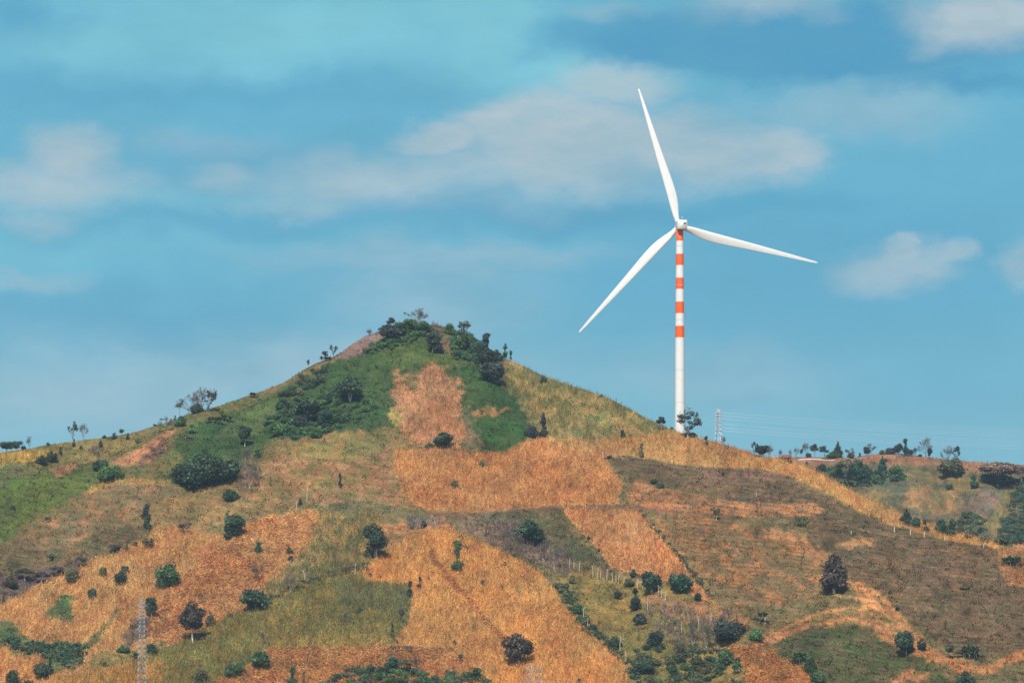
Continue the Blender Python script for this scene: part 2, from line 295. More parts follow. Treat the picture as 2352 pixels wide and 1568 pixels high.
# ------------------------------------------------------------------ what grows where (patches of the two hills)
# name, outline, colour as lit in daylight, second colour, share of the second, what grows: corn / tuft / none, crop object label
def strip(pts, w):
    L, Rr = [], []
    for i, (x, y) in enumerate(pts):
        x0, y0 = pts[max(i - 1, 0)]; x1, y1 = pts[min(i + 1, len(pts) - 1)]; d = math.hypot(x1 - x0, y1 - y0) or 1
        nx, ny = -(y1 - y0) / d * w / 2, (x1 - x0) / d * w / 2
        L.append((x + nx, y + ny)); Rr.append((x - nx, y - ny))
    return L + Rr[::-1]
R1 = [
 ('slope', [(-9, 600), (2400, 600), (2400, 1600), (-9, 1600)], (122, 104, 68), (98, 92, 60), .6, 'tuft', None),
 ('left_upper', [(-9, 1000), (420, 940), (560, 900), (640, 870), (640, 1010), (600, 1060), (540, 1130), (420, 1140), (250, 1100), (-9, 1260)], (86, 98, 54), (112, 100, 62), .5, 'tuft', None),
 ('left_gold', [(-9, 1030), (110, 1018), (300, 990), (390, 972), (330, 1010), (250, 1050), (200, 1066), (110, 1062), (-9, 1066)], (140, 122, 72), (112, 106, 66), .6, 'tuft', None),
 ('gold_strip', [(-9, 1040), (60, 1038), (130, 1038), (110, 1050), (40, 1062), (-9, 1062)], (196, 148, 74), (150, 120, 68), .4, 'corn', 'yellowed maize strip below the far left skyline trees'),
 ('left_meadow', [(-9, 1130), (60, 1085), (150, 1066), (225, 1062), (245, 1105), (180, 1125), (120, 1165), (60, 1205), (-9, 1245)], (88, 106, 48), (82, 92, 50), .5, 'tuft', None),
 ('left_meadow_dark', [(-9, 1068), (90, 1062), (70, 1090), (-9, 1130)], (76, 100, 56), (100, 96, 60), .6, 'tuft', None),
 ('bare_spot', [(110, 1082), (150, 1066), (178, 1060), (165, 1078), (130, 1092)], (174, 118, 88), (140, 110, 76), .4, 'tuft', None),
 ('mid_left_scrub', [(-9, 1330), (40, 1240), (180, 1160), (215, 1118), (280, 1100), (390, 1104), (420, 1135), (370, 1180), (330, 1195), (300, 1230), (180, 1265), (60, 1300)], (158, 114, 80), (112, 100, 70), .75, 'tuft', None),
 ('gold_arc', [(185, 1138), (215, 1116), (262, 1098), (330, 1098), (390, 1104), (388, 1114), (320, 1112), (262, 1112), (215, 1130)], (186, 138, 84), (150, 116, 70), .3, 'corn', 'short golden maize arc beside the large dark bush'),
 ('mid_green_scrub', [(290, 1180), (400, 1140), (500, 1110), (600, 1060), (600, 1120), (540, 1190), (520, 1240), (440, 1230), (360, 1240)], (120, 108, 68), (148, 118, 76), .6, 'tuft', None),
 ('landslide', [(255, 1062), (300, 1036), (352, 1008), (392, 984), (410, 986), (380, 1012), (356, 1040), (322, 1062), (290, 1070)], (184, 128, 90), (150, 110, 82), .5, 'tuft', None),
 ('landslide_rock', [(330, 1045), (370, 1022), (385, 1026), (360, 1052), (345, 1068), (300, 1072)], (104, 80, 76), (150, 110, 84), .6, 'tuft', None),
 ('hill_green', [(560, 940), (700, 850), (780, 824), (830, 800), (890, 768), (960, 740), (1090, 770), (1150, 850), (1210, 950), (1228, 985), (1200, 1012), (1160, 1036), (1075, 1035), (1060, 880), (950, 850), (900, 880), (920, 960),
   (905, 985), (790, 995), (700, 1008), (620, 1010), (560, 1050), (420, 1062), (400, 1008), (480, 965)], (54, 80, 42), (66, 84, 46), .55, 'tuft', None),
 ('hill_green_brown', [(560, 940), (700, 860), (740, 850), (700, 900), (640, 940), (600, 990), (560, 1000), (500, 1000)], (86, 98, 58), (76, 98, 52), .6, 'tuft', None),
 ('left_skyline_brown', [(560, 915), (650, 876), (760, 820), (740, 850), (690, 868), (640, 900), (590, 925)], (136, 112, 72), (100, 104, 66), .5, 'tuft', None),
 ('summit_grass', [(860, 800), (960, 790), (1040, 810), (1060, 850), (960, 850), (900, 850), (850, 860)], (68, 90, 44), (84, 92, 48), .4, 'tuft', None),
 ('summit_brown', [(1000, 752), (1040, 756), (1060, 800), (1040, 822), (1010, 800)], (116, 96, 76), (92, 96, 68), .5, 'tuft', None),
 ('right_green_band', [(1050, 832), (1098, 852), (1150, 885), (1195, 935), (1232, 990), (1200, 1012), (1160, 1036), (1080, 1034), (1068, 980), (1085, 968), (1120, 950), (1100, 910)], (52, 84, 38), (60, 80, 42), .5, 'tuft', None),
 ('mauve_slope', [(765, 830), (785, 806), (800, 792), (845, 764), (890, 750), (884, 772), (858, 790), (840, 812), (800, 824), (772, 824)], (138, 110, 104), (120, 98, 92), .4, 'tuft', None),
 ('peak_bare_left', [(893, 862), (905, 850), (925, 862), (936, 872), (925, 892), (905, 880)], (178, 122, 88), (130, 110, 74), .5, 'tuft', None),
 ('peak_field', [(972, 846), (985, 838), (1012, 846), (1034, 866), (1056, 874), (1060, 915), (1048, 928), (1060, 950), (1062, 985), (1068, 1030), (1010, 1022), (985, 1028), (945, 1016), (925, 992), (908, 968), (905, 940),
   (918, 918), (912, 892), (930, 878), (948, 900), (968, 902), (962, 880)], (198, 132, 96), (160, 116, 80), .35, 'corn', 'peach coloured dry maize patch in the middle of the green peak'),
 ('peak_gold', [(892, 948), (920, 935), (935, 965), (920, 985), (905, 968)], (150, 130, 74), (128, 116, 66), .4, 'tuft', None),
 ('peak_side', [(1050, 925), (1090, 940), (1120, 938), (1165, 940), (1160, 952), (1100, 955), (1065, 945)], (172, 126, 82), (120, 108, 66), .4, 'tuft', None),
 ('peak_scrub', [(1060, 925), (1090, 950), (1100, 1000), (1110, 1034), (1075, 1034), (1066, 980)], (116, 96, 78), (80, 90, 58), .6, 'tuft', None),
 ('right_shoulder', [(1148, 868), (1160, 818), (1252, 860), (1352, 894), (1450, 938), (1560, 988), (1560, 1004), (1480, 1000), (1380, 1008), (1252, 1004), (1238, 985), (1192, 920), (1165, 890)], (176, 140, 90), (122, 112, 68), .62, 'corn', 'mottled golden and olive maize on the shoulder between peak and turbine'),
 ('shoulder_green', [(1300, 905), (1350, 925), (1430, 965), (1500, 1000), (1480, 1010), (1400, 990), (1340, 960)], (104, 112, 62), (150, 124, 76), .5, 'tuft', None),
 ('upper_scrub', [(560, 1170), (545, 1130), (600, 1062), (640, 1022), (760, 990), (905, 985), (938, 1030), (905, 1042), (900, 1080), (926, 1135), (940, 1160), (840, 1152), (700, 1172)], (160, 118, 84), (122, 110, 68), .65, 'tuft', None),
 ('upper_scrub_green', [(640, 1040), (740, 1000), (900, 985), (930, 1030), (860, 1040), (760, 1060)], (118, 114, 66), (146, 120, 74), .5, 'tuft', None),
 ('saw_field', [(903, 1034), (1000, 1030), (1078, 1040), (1162, 1042), (1200, 1020), (1240, 1008), (1390, 1014), (1386, 1050), (1428, 1105), (1420, 1156), (1290, 1160), (1090, 1176), (985, 1170), (938, 1150), (925, 1130), (903, 1082)], (204, 136, 84), (192, 122, 78), .5, 'corn', 'reddish orange maize field across the slope right below the green peak'),
 ('golden_strip', [(1215, 1004), (1390, 1010), (1480, 1002), (1560, 992), (1650, 1012), (1750, 1040), (1870, 1070), (1930, 1096), (2000, 1138), (2070, 1175), (2130, 1190), (2290, 1238), (2296, 1262), (2180, 1240), (2064, 1210), (1985, 1180), (1910, 1135), (1820, 1096), (1740, 1076), (1600, 1070), (1470, 1050), (1388, 1048)], (204, 144, 88), (190, 124, 80), .4, 'corn', 'long golden maize strip descending the ridge from the turbine foot'),
 ('fallow', [(1390, 1050), (1440, 1046), (1520, 1060), (1600, 1073), (1740, 1079), (1820, 1100), (1900, 1138), (1980, 1183), (2060, 1214), (2200, 1246), (2300, 1262), (2400, 1275), (2400, 1500), (2200, 1500), (2050, 1400), (1950, 1330), (1850, 1240), (1872, 1162), (1700, 1152), (1560, 1120), (1460, 1110), (1425, 1090)], (106, 84, 62), (90, 80, 56), .55, 'tuft', None),
 ('fallow_mauve', [(1600, 1076), (1740, 1080), (1810, 1100), (1760, 1110), (1650, 1100)], (124, 94, 78), (106, 88, 68), .5, 'tuft', None),
 ('pink_band', [(1460, 1104), (1545, 1126), (1620, 1138), (1700, 1154), (1800, 1156), (1872, 1152), (1900, 1170), (1870, 1184), (1700, 1188), (1580, 1176), (1480, 1164), (1440, 1150)], (180, 122, 80), (132, 102, 72), .55, 'tuft', None),
 ('brown_slope', [(1480, 1174), (1640, 1184), (1740, 1200), (1850, 1240), (1930, 1290), (1880, 1370), (1760, 1392), (1650, 1386), (1600, 1320), (1555, 1262), (1505, 1210)], (168, 114, 72), (114, 96, 64), .7, 'tuft', None),
 ('pink_wedge', [(1746, 1214), (1800, 1215), (1850, 1240), (1900, 1270), (1905, 1300), (1870, 1292), (1820, 1262), (1760, 1236)], (174, 122, 80), (136, 104, 70), .5, 'tuft', None),
 ('pink_bit', [(1918, 1248), (1980, 1232), (2018, 1238), (2000, 1250), (1930, 1258)], (182, 128, 80), (150, 110, 72), .3, 'tuft', None),
 ('dark_scrub', [(940, 1160), (1000, 1180), (1180, 1176), (1292, 1172), (1300, 1200), (1350, 1270), (1430, 1320), (1450, 1345), (1290, 1318), (1140, 1258), (1066, 1222), (1000, 1214), (930, 1220)], (138, 110, 88), (104, 96, 72), .5, 'tuft', None),
 ('green_wedge', [(1095, 1176), (1292, 1172), (1335, 1245), (1380, 1300), (1430, 1320), (1330, 1300), (1230, 1240), (1170, 1200)], (88, 82, 56), (74, 80, 50), .5, 'tuft', None),
 ('track', [(948, 1166), (1000, 1176), (1090, 1179), (1180, 1168), (1290, 1162), (1420, 1160), (1500, 1164), (1600, 1184), (1600, 1188), (1500, 1172), (1420, 1168), (1290, 1169), (1180, 1174), (1090, 1183), (990, 1182)], (120, 80, 66), (100, 76, 60), .5, 'none', None),
 ('field_c', [(1292, 1168), (1466, 1174), (1492, 1204), (1520, 1240), (1560, 1285), (1590, 1330), (1646, 1384), (1600, 1376), (1560, 1340), (1450, 1316), (1400, 1300), (1355, 1240), (1320, 1205)], (216, 146, 96), (200, 124, 84), .35, 'corn', 'pale orange maize parallelogram between the two dark hedge lines right of centre'),
 ('left_band_green', [(-9, 1250), (120, 1262), (250, 1216), (335, 1204), (350, 1225), (300, 1248), (200, 1284), (100, 1325), (-9, 1392)], (86, 88, 56), (106, 88, 64), .6, 'tuft', None),
 ('left_band_violet', [(-9, 1322), (60, 1318), (150, 1295), (200, 1280), (225, 1278), (190, 1300), (120, 1338), (40, 1372), (-9, 1392)], (86, 72, 76), (84, 88, 62), .5, 'tuft', None),
 ('mid_green_band', [(480, 1215), (560, 1178), (700, 1160), (830, 1152), (940, 1160), (1000, 1180), (930, 1215), (860, 1225), (740, 1260), (725, 1176), (640, 1182), (540, 1212)], (98, 102, 66), (124, 106, 72), .5, 'tuft', None),
 ('mixed_field', [(722, 1176), (840, 1180), (930, 1205), (930, 1225), (895, 1262), (862, 1300), (830, 1318), (720, 1320), (640, 1370), (600, 1392), (560, 1400), (640, 1310), (700, 1260)], (166, 128, 80), (112, 102, 64), .5, 'corn', 'patchy half overgrown maize left of the tall dark tree'),
 ('right_patch', [(860, 1205), (930, 1195), (1040, 1205), (1060, 1226), (1000, 1222), (925, 1228), (890, 1270), (870, 1240)], (176, 126, 84), (140, 112, 74), .5, 'tuft', None),
 ('field_g', [(-9, 1392), (90, 1345), (150, 1318), (200, 1292), (262, 1268), (330, 1240), (345, 1220), (430, 1212), (520, 1232), (560, 1200), (640, 1182), (728, 1174), (715, 1240), (690, 1280), (640, 1315), (560, 1400), (470, 1442), (400, 1482), (330, 1502), (215, 1535), (190, 1560), (-9, 1600)], (208, 146, 92), (190, 122, 82), .4, 'corn', 'broad orange maize field dotted with trees over the lower left slope'),
 ('field_g_pink', [(470, 1282), (560, 1205), (640, 1182), (728, 1174), (715, 1240), (690, 1280), (640, 1315), (560, 1400), (470, 1442), (400, 1482), (340, 1496), (345, 1420), (365, 1372), (420, 1330)], (206, 144, 98), (188, 126, 88), .5, 'stubble', 'trampled pinkish maize stubble around the purple tree at lower left'),
 ('green_triangle', [(96, 1400), (110, 1396), (150, 1366), (176, 1368), (162, 1390), (168, 1425), (150, 1436), (110, 1418)], (72, 98, 52), (80, 88, 54), .4, 'tuft', None),
 ('gully', [(192, 1480), (230, 1440), (258, 1395), (275, 1385), (262, 1410), (240, 1450), (225, 1475), (200, 1500)], (96, 96, 60), (118, 98, 66), .5, 'tuft', None),
 ('gully_brown', [(285, 1450), (320, 1420), (350, 1412), (340, 1440), (330, 1470), (300, 1490), (280, 1500)], (132, 96, 78), (90, 84, 70), .6, 'tuft', None),
 ('left_low_green', [(-9, 1425), (30, 1428), (40, 1450), (90, 1470), (190, 1480), (195, 1500), (185, 1530), (120, 1545), (100, 1510), (40, 1500), (-9, 1480)], (90, 100, 62), (70, 92, 60), .5, 'tuft', None),
 ('left_low_gold', [(210, 1510), (330, 1485), (400, 1468), (350, 1510), (330, 1530), (190, 1540)], (150, 122, 72), (110, 104, 64), .6, 'tuft', None),
 ('field_e', [(330, 1600), (340, 1510), (400, 1482), (470, 1442), (560, 1402), (620, 1378), (700, 1335), (760, 1312), (830, 1318), (850, 1334), (944, 1342), (942, 1400), (930, 1440), (905, 1480), (620, 1490), (560, 1530), (430, 1600)], (124, 110, 62), (150, 120, 66), .5, 'corn', 'olive half green maize field on the spur below centre left'),
 ('field_e_dark', [(760, 1345), (800, 1330), (944, 1342), (942, 1400), (930, 1420), (860, 1400), (780, 1390)], (104, 98, 64), (120, 106, 66), .5, 'corn', 'darker olive maize corner against the large orange field'),
 ('field_e_edge', [(600, 1490), (660, 1462), (780, 1452), (905, 1458), (905, 1480), (620, 1492)], (172, 132, 70), (140, 112, 64), .5, 'corn', 'yellow strip of maize closing the olive field at its foot'),
 ('field_e_low', [(-9, 1600), (200, 1545), (330, 1508), (340, 1520), (380, 1520), (370, 1600)], (200, 138, 76), (160, 118, 68), .5, 'corn', 'orange maize around the foot of the left lattice pylon'),
 ('field_f', [(430, 1600), (560, 1530), (620, 1490), (905, 1482), (1050, 1492), (1090, 1530), (1110, 1600)], (200, 138, 90), (186, 120, 80), .5, 'stubble', 'trampled orange maize stubble along the bottom edge left of centre'),
 ('field_d', [(832, 1320), (858, 1290), (892, 1265), (930, 1232), (1000, 1218), (1062, 1226), (1140, 1260), (1230, 1308), (1262, 1340), (1292, 1378), (1325, 1425), (1390, 1478), (1430, 1520), (1462, 1600), (1110, 1600), (1090, 1530), (1050, 1490), (905, 1480), (912, 1460), (938, 1440), (945, 1342), (850, 1334)], (216, 146, 84), (200, 126, 78), .35, 'corn', 'largest orange maize field filling the centre of the foreground slope'),
 ('furrow', [(985, 1258), (995, 1256), (1002, 1285), (1040, 1325), (1080, 1370), (1130, 1430), (1180, 1480), (1176, 1486), (1120, 1436), (1070, 1378), (1020, 1325), (990, 1290)], (190, 122, 78), (176, 110, 74), .4, 'stubble', 'reddish trampled furrow running down the central maize field'),
 ('scrub_valley', [(1280, 1330), (1330, 1305), (1430, 1322), (1500, 1335), (1560, 1345), (1600, 1380), (1700, 1392), (1720, 1420), (1690, 1480), (1700, 1600), (1470, 1600), (1432, 1520), (1392, 1476), (1330, 1424)], (150, 122, 66), (118, 108, 60), .7, 'tuft', None),
 ('scrub_brown', [(1500, 1360), (1600, 1385), (1700, 1395), (1720, 1440), (1650, 1450), (1540, 1420), (1480, 1380)], (164, 114, 80), (138, 110, 70), .6, 'tuft', None),
 ('scrub_green', [(1440, 1380), (1530, 1410), (1640, 1470), (1690, 1600), (1480, 1600), (1440, 1500)], (128, 114, 60), (104, 104, 58), .5, 'tuft', None),
 ('path_hatch', [(1880, 1440), (1770, 1478), (1735, 1478), (1760, 1440), (1850, 1412), (1940, 1395), (2030, 1400), (2080, 1420), (2100, 1470), (2000, 1440)], (160, 114, 74), (118, 104, 64), .7, 'tuft', None),
 ('tilled_rows', [(1946, 1328), (1985, 1345), (2025, 1365), (2035, 1385), (2080, 1430), (2108, 1470), (2090, 1480), (2040, 1430), (2010, 1410), (1975, 1378)], (186, 128, 84), (128, 106, 68), .6, 'tuft', None),
 *[('row', strip(p, w), (192, 136, 86), (150, 112, 72), .4, 'tuft', None) for p, w in (([(1955, 1335), (1975, 1375), (2000, 1410), (2040, 1440)], 6), ([(1975, 1340), (2000, 1370), (2030, 1405), (2075, 1440)], 6),
   ([(2000, 1350), (2030, 1378), (2060, 1415), (2090, 1450)], 6), ([(2030, 1368), (2045, 1390), (2080, 1425), (2110, 1465)], 6), ([(1770, 1484), (1830, 1450), (1900, 1427), (1960, 1422), (2020, 1440), (2080, 1470)], 8), ([(1760, 1468), (1830, 1427), (1900, 1405), (1950, 1397), (2000, 1400)], 6), ([(1900, 1360), (1960, 1372), (2010, 1396), (2050, 1425)], 5))],
 ('low_green', [(1745, 1484), (1800, 1470), (1850, 1440), (1940, 1436), (2000, 1455), (2060, 1480), (2110, 1500), (2160, 1530), (2200, 1600), (1880, 1600), (1840, 1530), (1800, 1500)], (74, 84, 46), (94, 82, 54), .5, 'tuft', None),
 ('low_path', [(2100, 1455), (2120, 1455), (2126, 1480), (2180, 1500), (2250, 1530), (2360, 1490), (2360, 1512), (2260, 1552), (2200, 1548), (2130, 1510), (2090, 1495), (1990, 1448), (2000, 1442), (2080, 1470)], (182, 124, 78), (146, 106, 68), .4, 'tuft', None),
 ('path_left', [(1728, 1478), (1800, 1450), (1862, 1430), (1858, 1440), (1800, 1468), (1748, 1486)], (186, 126, 84), (158, 110, 74), .4, 'tuft', None),
 ('low_right_orange', [(1672, 1482), (1745, 1478), (1800, 1502), (1845, 1535), (1880, 1600), (1700, 1600), (1710, 1540)], (202, 136, 84), (184, 122, 78), .5, 'stubble', 'orange stubble wedge below the big round bush at lower right'),
 ('low_right_bit', [(2040, 1555), (2090, 1540), (2140, 1552), (2120, 1566), (2060, 1570)], (178, 112, 74), (120, 100, 62), .5, 'tuft', None),
 ('edge_field', [(2292, 1262), (2360, 1246), (2360, 1350), (2318, 1342), (2296, 1310)], (190, 128, 86), (160, 110, 76), .4, 'corn', 'small pinkish maize plot around the palm clump at the right edge'),
]
R2 = [
 ('far', [(1500, 900), (2600, 900), (2600, 1500), (1500, 1500)], (104, 96, 70), (88, 90, 68), .6, 'tuft', None),
 ('far_top', [(1700, 1035), (2450, 1030), (2450, 1085), (2280, 1082), (2200, 1078), (2100, 1068), (2010, 1066), (1880, 1070), (1800, 1064), (1700, 1060)], (158, 108, 86), (124, 102, 80), .5, 'tuft', None),
 ('far_red', [(1975, 1056), (2060, 1056), (2160, 1058), (2290, 1066), (2280, 1082), (2160, 1070), (2060, 1068), (2000, 1066)], (176, 116, 84), (146, 104, 78), .4, 'corn', 'thin red brown maize strip along the far hill crest'),
 ('far_green', [(1880, 1080), (1960, 1062), (1990, 1080), (2060, 1090), (2060, 1110), (1960, 1120), (1920, 1110)], (74, 88, 62), (92, 92, 66), .5, 'tuft', None),
 ('far_mid', [(2060, 1084), (2240, 1090), (2240, 1112), (2100, 1112), (2060, 1102)], (114, 104, 68), (98, 96, 66), .5, 'tuft', None),
 ('far_dark_line', [(1990, 1112), (2180, 1110), (2180, 1120), (2060, 1124), (1990, 1122)], (92, 94, 74), (80, 92, 72), .5, 'tuft', None),
 ('far_yellow', [(2130, 1096), (2240, 1096), (2250, 1120), (2200, 1128), (2180, 1112)], (132, 116, 68), (112, 104, 66), .5, 'tuft', None),
 ('far_corn_a', [(1975, 1120), (2010, 1118), (2040, 1132), (2042, 1156), (2010, 1150)], (168, 128, 82), (118, 108, 72), .6, 'corn', 'small far maize patch just above the golden strip'),
 ('far_corn_b', [(2075, 1132), (2095, 1120), (2180, 1118), (2210, 1150), (2210, 1180), (2160, 1176), (2110, 1168), (2066, 1160)], (178, 128, 86), (128, 110, 74), .55, 'corn', 'far brown maize field in the middle of the back hill'),
 ('far_violet', [(2205, 1165), (2250, 1130), (2270, 1118), (2290, 1122), (2290, 1160), (2260, 1200), (2230, 1210), (2206, 1190)], (130, 100, 88), (104, 98, 78), .6, 'tuft', None),
 ('far_corn_c', [(2290, 1120), (2340, 1118), (2330, 1150), (2318, 1200), (2270, 1240), (2262, 1200), (2290, 1170)], (168, 130, 82), (124, 110, 74), .6, 'corn', 'steep far maize strip left of the dark green gully at the right edge'),
]
CRISP = {'row', 'fallow', 'pink_band', 'edge_field', 'landslide', 'saw_field', 'field_c', 'field_d', 'field_e', 'golden_strip', 'track', 'path_left', 'furrow', 'mauve_slope', 'right_green_band', 'gold_arc', 'gold_strip', 'field_e_dark'}
K_ALB = 1.22           # lit brightness of a unit albedo here, used to turn seen colours into base colours
def pal(cs, vs):
    out = []
    for c, v in zip(cs, vs):
        t = (0.87, 0.995, 0.87) if v in ('corn', 'stubble') else ((1.02, 0.96, 0.90) if c[1] > c[0] else (1.0, 0.97, 0.86))
        out.append([l ** 0.93 * k / K_ALB for l, k in zip(lin(c), t)])
    return np.array(out)
def classify(x, y, R, jit=0.0, warp=6.0):
    x = np.clip(x, 2, 2350) if R is R1 else np.clip(x, 1500, 2350)
    y = np.minimum(y, 1564)
    xw = x + warp * 3.2 * (fbm(x / 38.0, y / 30.0, 21, 4) - 0.5) + 2.2 * warp * (vnoise(x / 4.0, y / 4.0, 31) - 0.5) * 0.5
    yw = y + warp * 2.2 * (fbm(x / 34.0, y / 34.0, 27, 4) - 0.5) + 1.8 * warp * (vnoise(x / 4.0, y / 4.0, 33) - 0.5) * 0.5
    idx = np.zeros(x.shape, int)
    x2, y2, dx2, dy2 = x, y, xw - x, yw - y
    n3 = 1.6 * (fbm(x / 13.0, y / 10.0, 23, 4) - 0.5) * warp * 4
    for k, r in enumerate(R):
        if r[0] in CRISP: xw, yw = x2 + .55 * dx2, y2 + .55 * dy2
        else: xw, yw = x2 + 1.5 * dx2 + n3, y2 + 1.3 * dy2 - n3 * .6
        P = np.array(r[1], float)
        bb = (xw >= P[:, 0].min()) & (xw <= P[:, 0].max()) & (yw >= P[:, 1].min()) & (yw <= P[:, 1].max())
        if bb.any():
            sub = np.where(bb)[0]
            ins = inpoly(xw[sub], yw[sub], r[1])
            idx[sub[ins]] = k
    return idx
def colour(x, y, R, idx):
    A = pal([r[2] for r in R], [r[5] for r in R]); B = pal([r[3] for r in R], [r[5] for r in R]); S = np.array([r[4] for r in R])
    n = 0.55 * fbm(x / 26.0, y / 16.0, 41, 4) + 0.45 * fbm(x / 7.0, y / 5.0, 47, 3)
    w = (sstep(n, 0.62 - 0.35 * S[idx], 0.78 - 0.35 * S[idx]))[:, None]
    c = A[idx] * (1 - w) + B[idx] * w
    v = 0.64 + 0.72 * fbm(x / 60.0, y / 36.0, 51, 4)[:, None]
    hv = (fbm(x / 85.0 + 3, y / 55.0, 53, 4)[:, None] - 0.5) * 2
    c = c * (1 + hv * np.array([[0.10, -0.06, -0.20]]))
    # small dark and pale spots of weeds and bare soil; rows up the slope in maize, contour lines in the fallow and scrub
    sp = vnoise(x / 2.6, y / 2.0, 61)[:, None]
    veg = np.array([0 if r[5] == 'corn' else (1 if r[5] == 'stubble' else 2) for r in R])[idx][:, None]
    rows = 0.6 * vnoise(x / 2.7 + 1.5 * vnoise(x / 40.0, y / 40.0, 62), y / 7.0, 63)[:, None] + 0.4 * vnoise(x / 7.5, y / 9.0, 64)[:, None]
    cont = 0.55 * vnoise(x / 34.0, (y - 0.12 * x) / 4.6 + 5.0 * fbm(x / 240.0, y / 200.0, 65, 2), 66)[:, None] + 0.45 * fbm(x / 12.0, y / 6.0, 67, 3)[:, None]
    mess = 0.5 * vnoise(x / 6.0 + y / 9.0, y / 3.6 - x / 14.0, 68)[:, None] + 0.5 * fbm(x / 14.0, y / 8.0, 69, 3)[:, None]
    k = np.where(veg == 0, rows, np.where(veg == 1, mess, cont))
    f = np.where(veg < 2, 0.62 + 0.66 * k, 0.52 + 0.96 * k)
    wd = sstep(fbm(x / 18.0, y / 12.0, 90, 4) * .7 + .3 * vnoise(x / 3.2, y / 3.0, 91), 0.60, 0.72)[:, None] * np.where(veg < 2, 0.55, 0.0)
    c = c * (1 - wd) + np.array([0.11, 0.105, 0.045])[None, :] * wd
    wb = sstep(fbm(x / 15.0 + 9, (y - .18 * x) / 7.0, 93, 4) * .7 + .3 * vnoise(x / 2.8, y / 2.4, 94), 0.56, 0.70)[:, None] * np.where((veg == 2) & (A[idx][:, 1:2] < A[idx][:, 0:1] * 1.12), 0.55, 0.0)
    c = c * (1 - wb) + np.array([0.26, 0.145, 0.068])[None, :] * wb
    ter = np.array([1.0 if r[0] in ('fallow', 'fallow_mauve', 'pink_band', 'brown_slope', 'path_hatch', 'pink_wedge', 'low_green', 'left_band_green') else 0.0 for r in R])[idx]
    lines = 0.5 + 0.5 * np.sin((y - 0.10 * x + 46 * fbm(x / 260.0, y / 170.0, 95, 3)) * 2 * math.pi / 8.5)
    f = f * (1 + (ter * (lines - .5) * .55 * sstep(vnoise(x / 40.0, y / 22.0, 96), .2, .7))[:, None])
    # where it is thin the reddish soil takes over a little
    red = np.array([1.0, 0.90, 0.86])[None, :]
    c = np.where((k < 0.42) & (veg < 2), c * red, c)
    return c * v * f * (0.84 + 0.34 * sp)

def build_hill(name, xs, n, ybot, skyf, Pf, R, back, rows_down, slope_back):
    tt = np.linspace(0, 1, n)
    X, T = np.meshgrid(xs, tt)                         # rows from bottom to the crest
    S = skyf(X); Yp = ybot + (S - ybot) * T
    P = Pf(X, Yp)
    x = X.ravel(); y = Yp.ravel()
    acc = 0
    for dx, dy in ((0, 0), (2.6, 1.2), (-2.6, -1.2), (1.0, -2.0), (-1.0, 2.0)):
        i = classify(x + dx, y + dy, R); acc = acc + colour(x + dx, y + dy, R, i)
    C = (acc / 5).reshape(X.shape + (3,))
    # behind the crest
    bp, bc = [], []
    for d in back:
        q = P[-1].copy(); q[:, 0] *= (q[:, 1] + d) / q[:, 1]; q[:, 1] += d; q[:, 2] -= slope_back * d * d / (d + 25.0)
        q[:, 2] = np.maximum(q[:, 2], -0.5)
        bp.append(q); bc.append(C[-1])
    fp, fc = [], []
    for d in rows_down:
        q = P[0].copy(); q[:, 0] *= (q[:, 1] - d) / q[:, 1]; q[:, 1] -= d; q[:, 2] = np.maximum(q[:, 2] - 0.42 * d, -0.6)
        fp.append(q); fc.append(C[0])
    allP = np.concatenate([np.array(fp[::-1]), P, np.array(bp)], 0)
    allC = np.concatenate([np.array(fc[::-1]), C, np.array(bc)], 0)
    nr, nc = allP.shape[:2]
    ii = (np.arange(nr - 1)[:, None] * nc + np.arange(nc - 1)[None, :]).ravel()
    quads = np.stack([ii, ii + 1, ii + nc + 1, ii + nc], 1)
    o = mesh_obj(name, allP.reshape(-1, 3), quads, M_SOIL, col=allC.reshape(-1, 3), smooth=True)
    return tag(o, kind='structure')
xs1 = np.concatenate([np.arange(-1100, -80, 24.0), np.arange(-80, 2440, 3.0), np.arange(2440, 3500, 24.0)])
build_hill('hill', xs1, 330, 1640, sky1, P1, R1, [3, 7, 14, 28, 60, 120, 220, 360, 520], [15, 35, 60, 90], 0.55)
xs2 = np.concatenate([np.arange(1350, 1690, 20.0), np.arange(1690, 2440, 3.0), np.arange(2440, 3700, 24.0)])
build_hill('far_hill', xs2, 110, 1330, sky2, P2, R2, [4, 10, 25, 60, 130, 260, 420, 600], [30, 70, 120, 200, 300], 0.5)
# the valley floor: one sheet
gx = np.linspace(-6000, 6000, 41); gy = np.linspace(-300, 8000, 41)
GX, GY = np.meshgrid(gx, gy)
ii = (np.arange(40)[:, None] * 41 + np.arange(40)[None, :]).ravel()
g = mesh_obj('ground', np.stack([GX.ravel(), GY.ravel(), np.zeros(GX.size)], 1), np.stack([ii, ii + 1, ii + 42, ii + 41], 1), M_BASE)
tag(g, kind='structure')

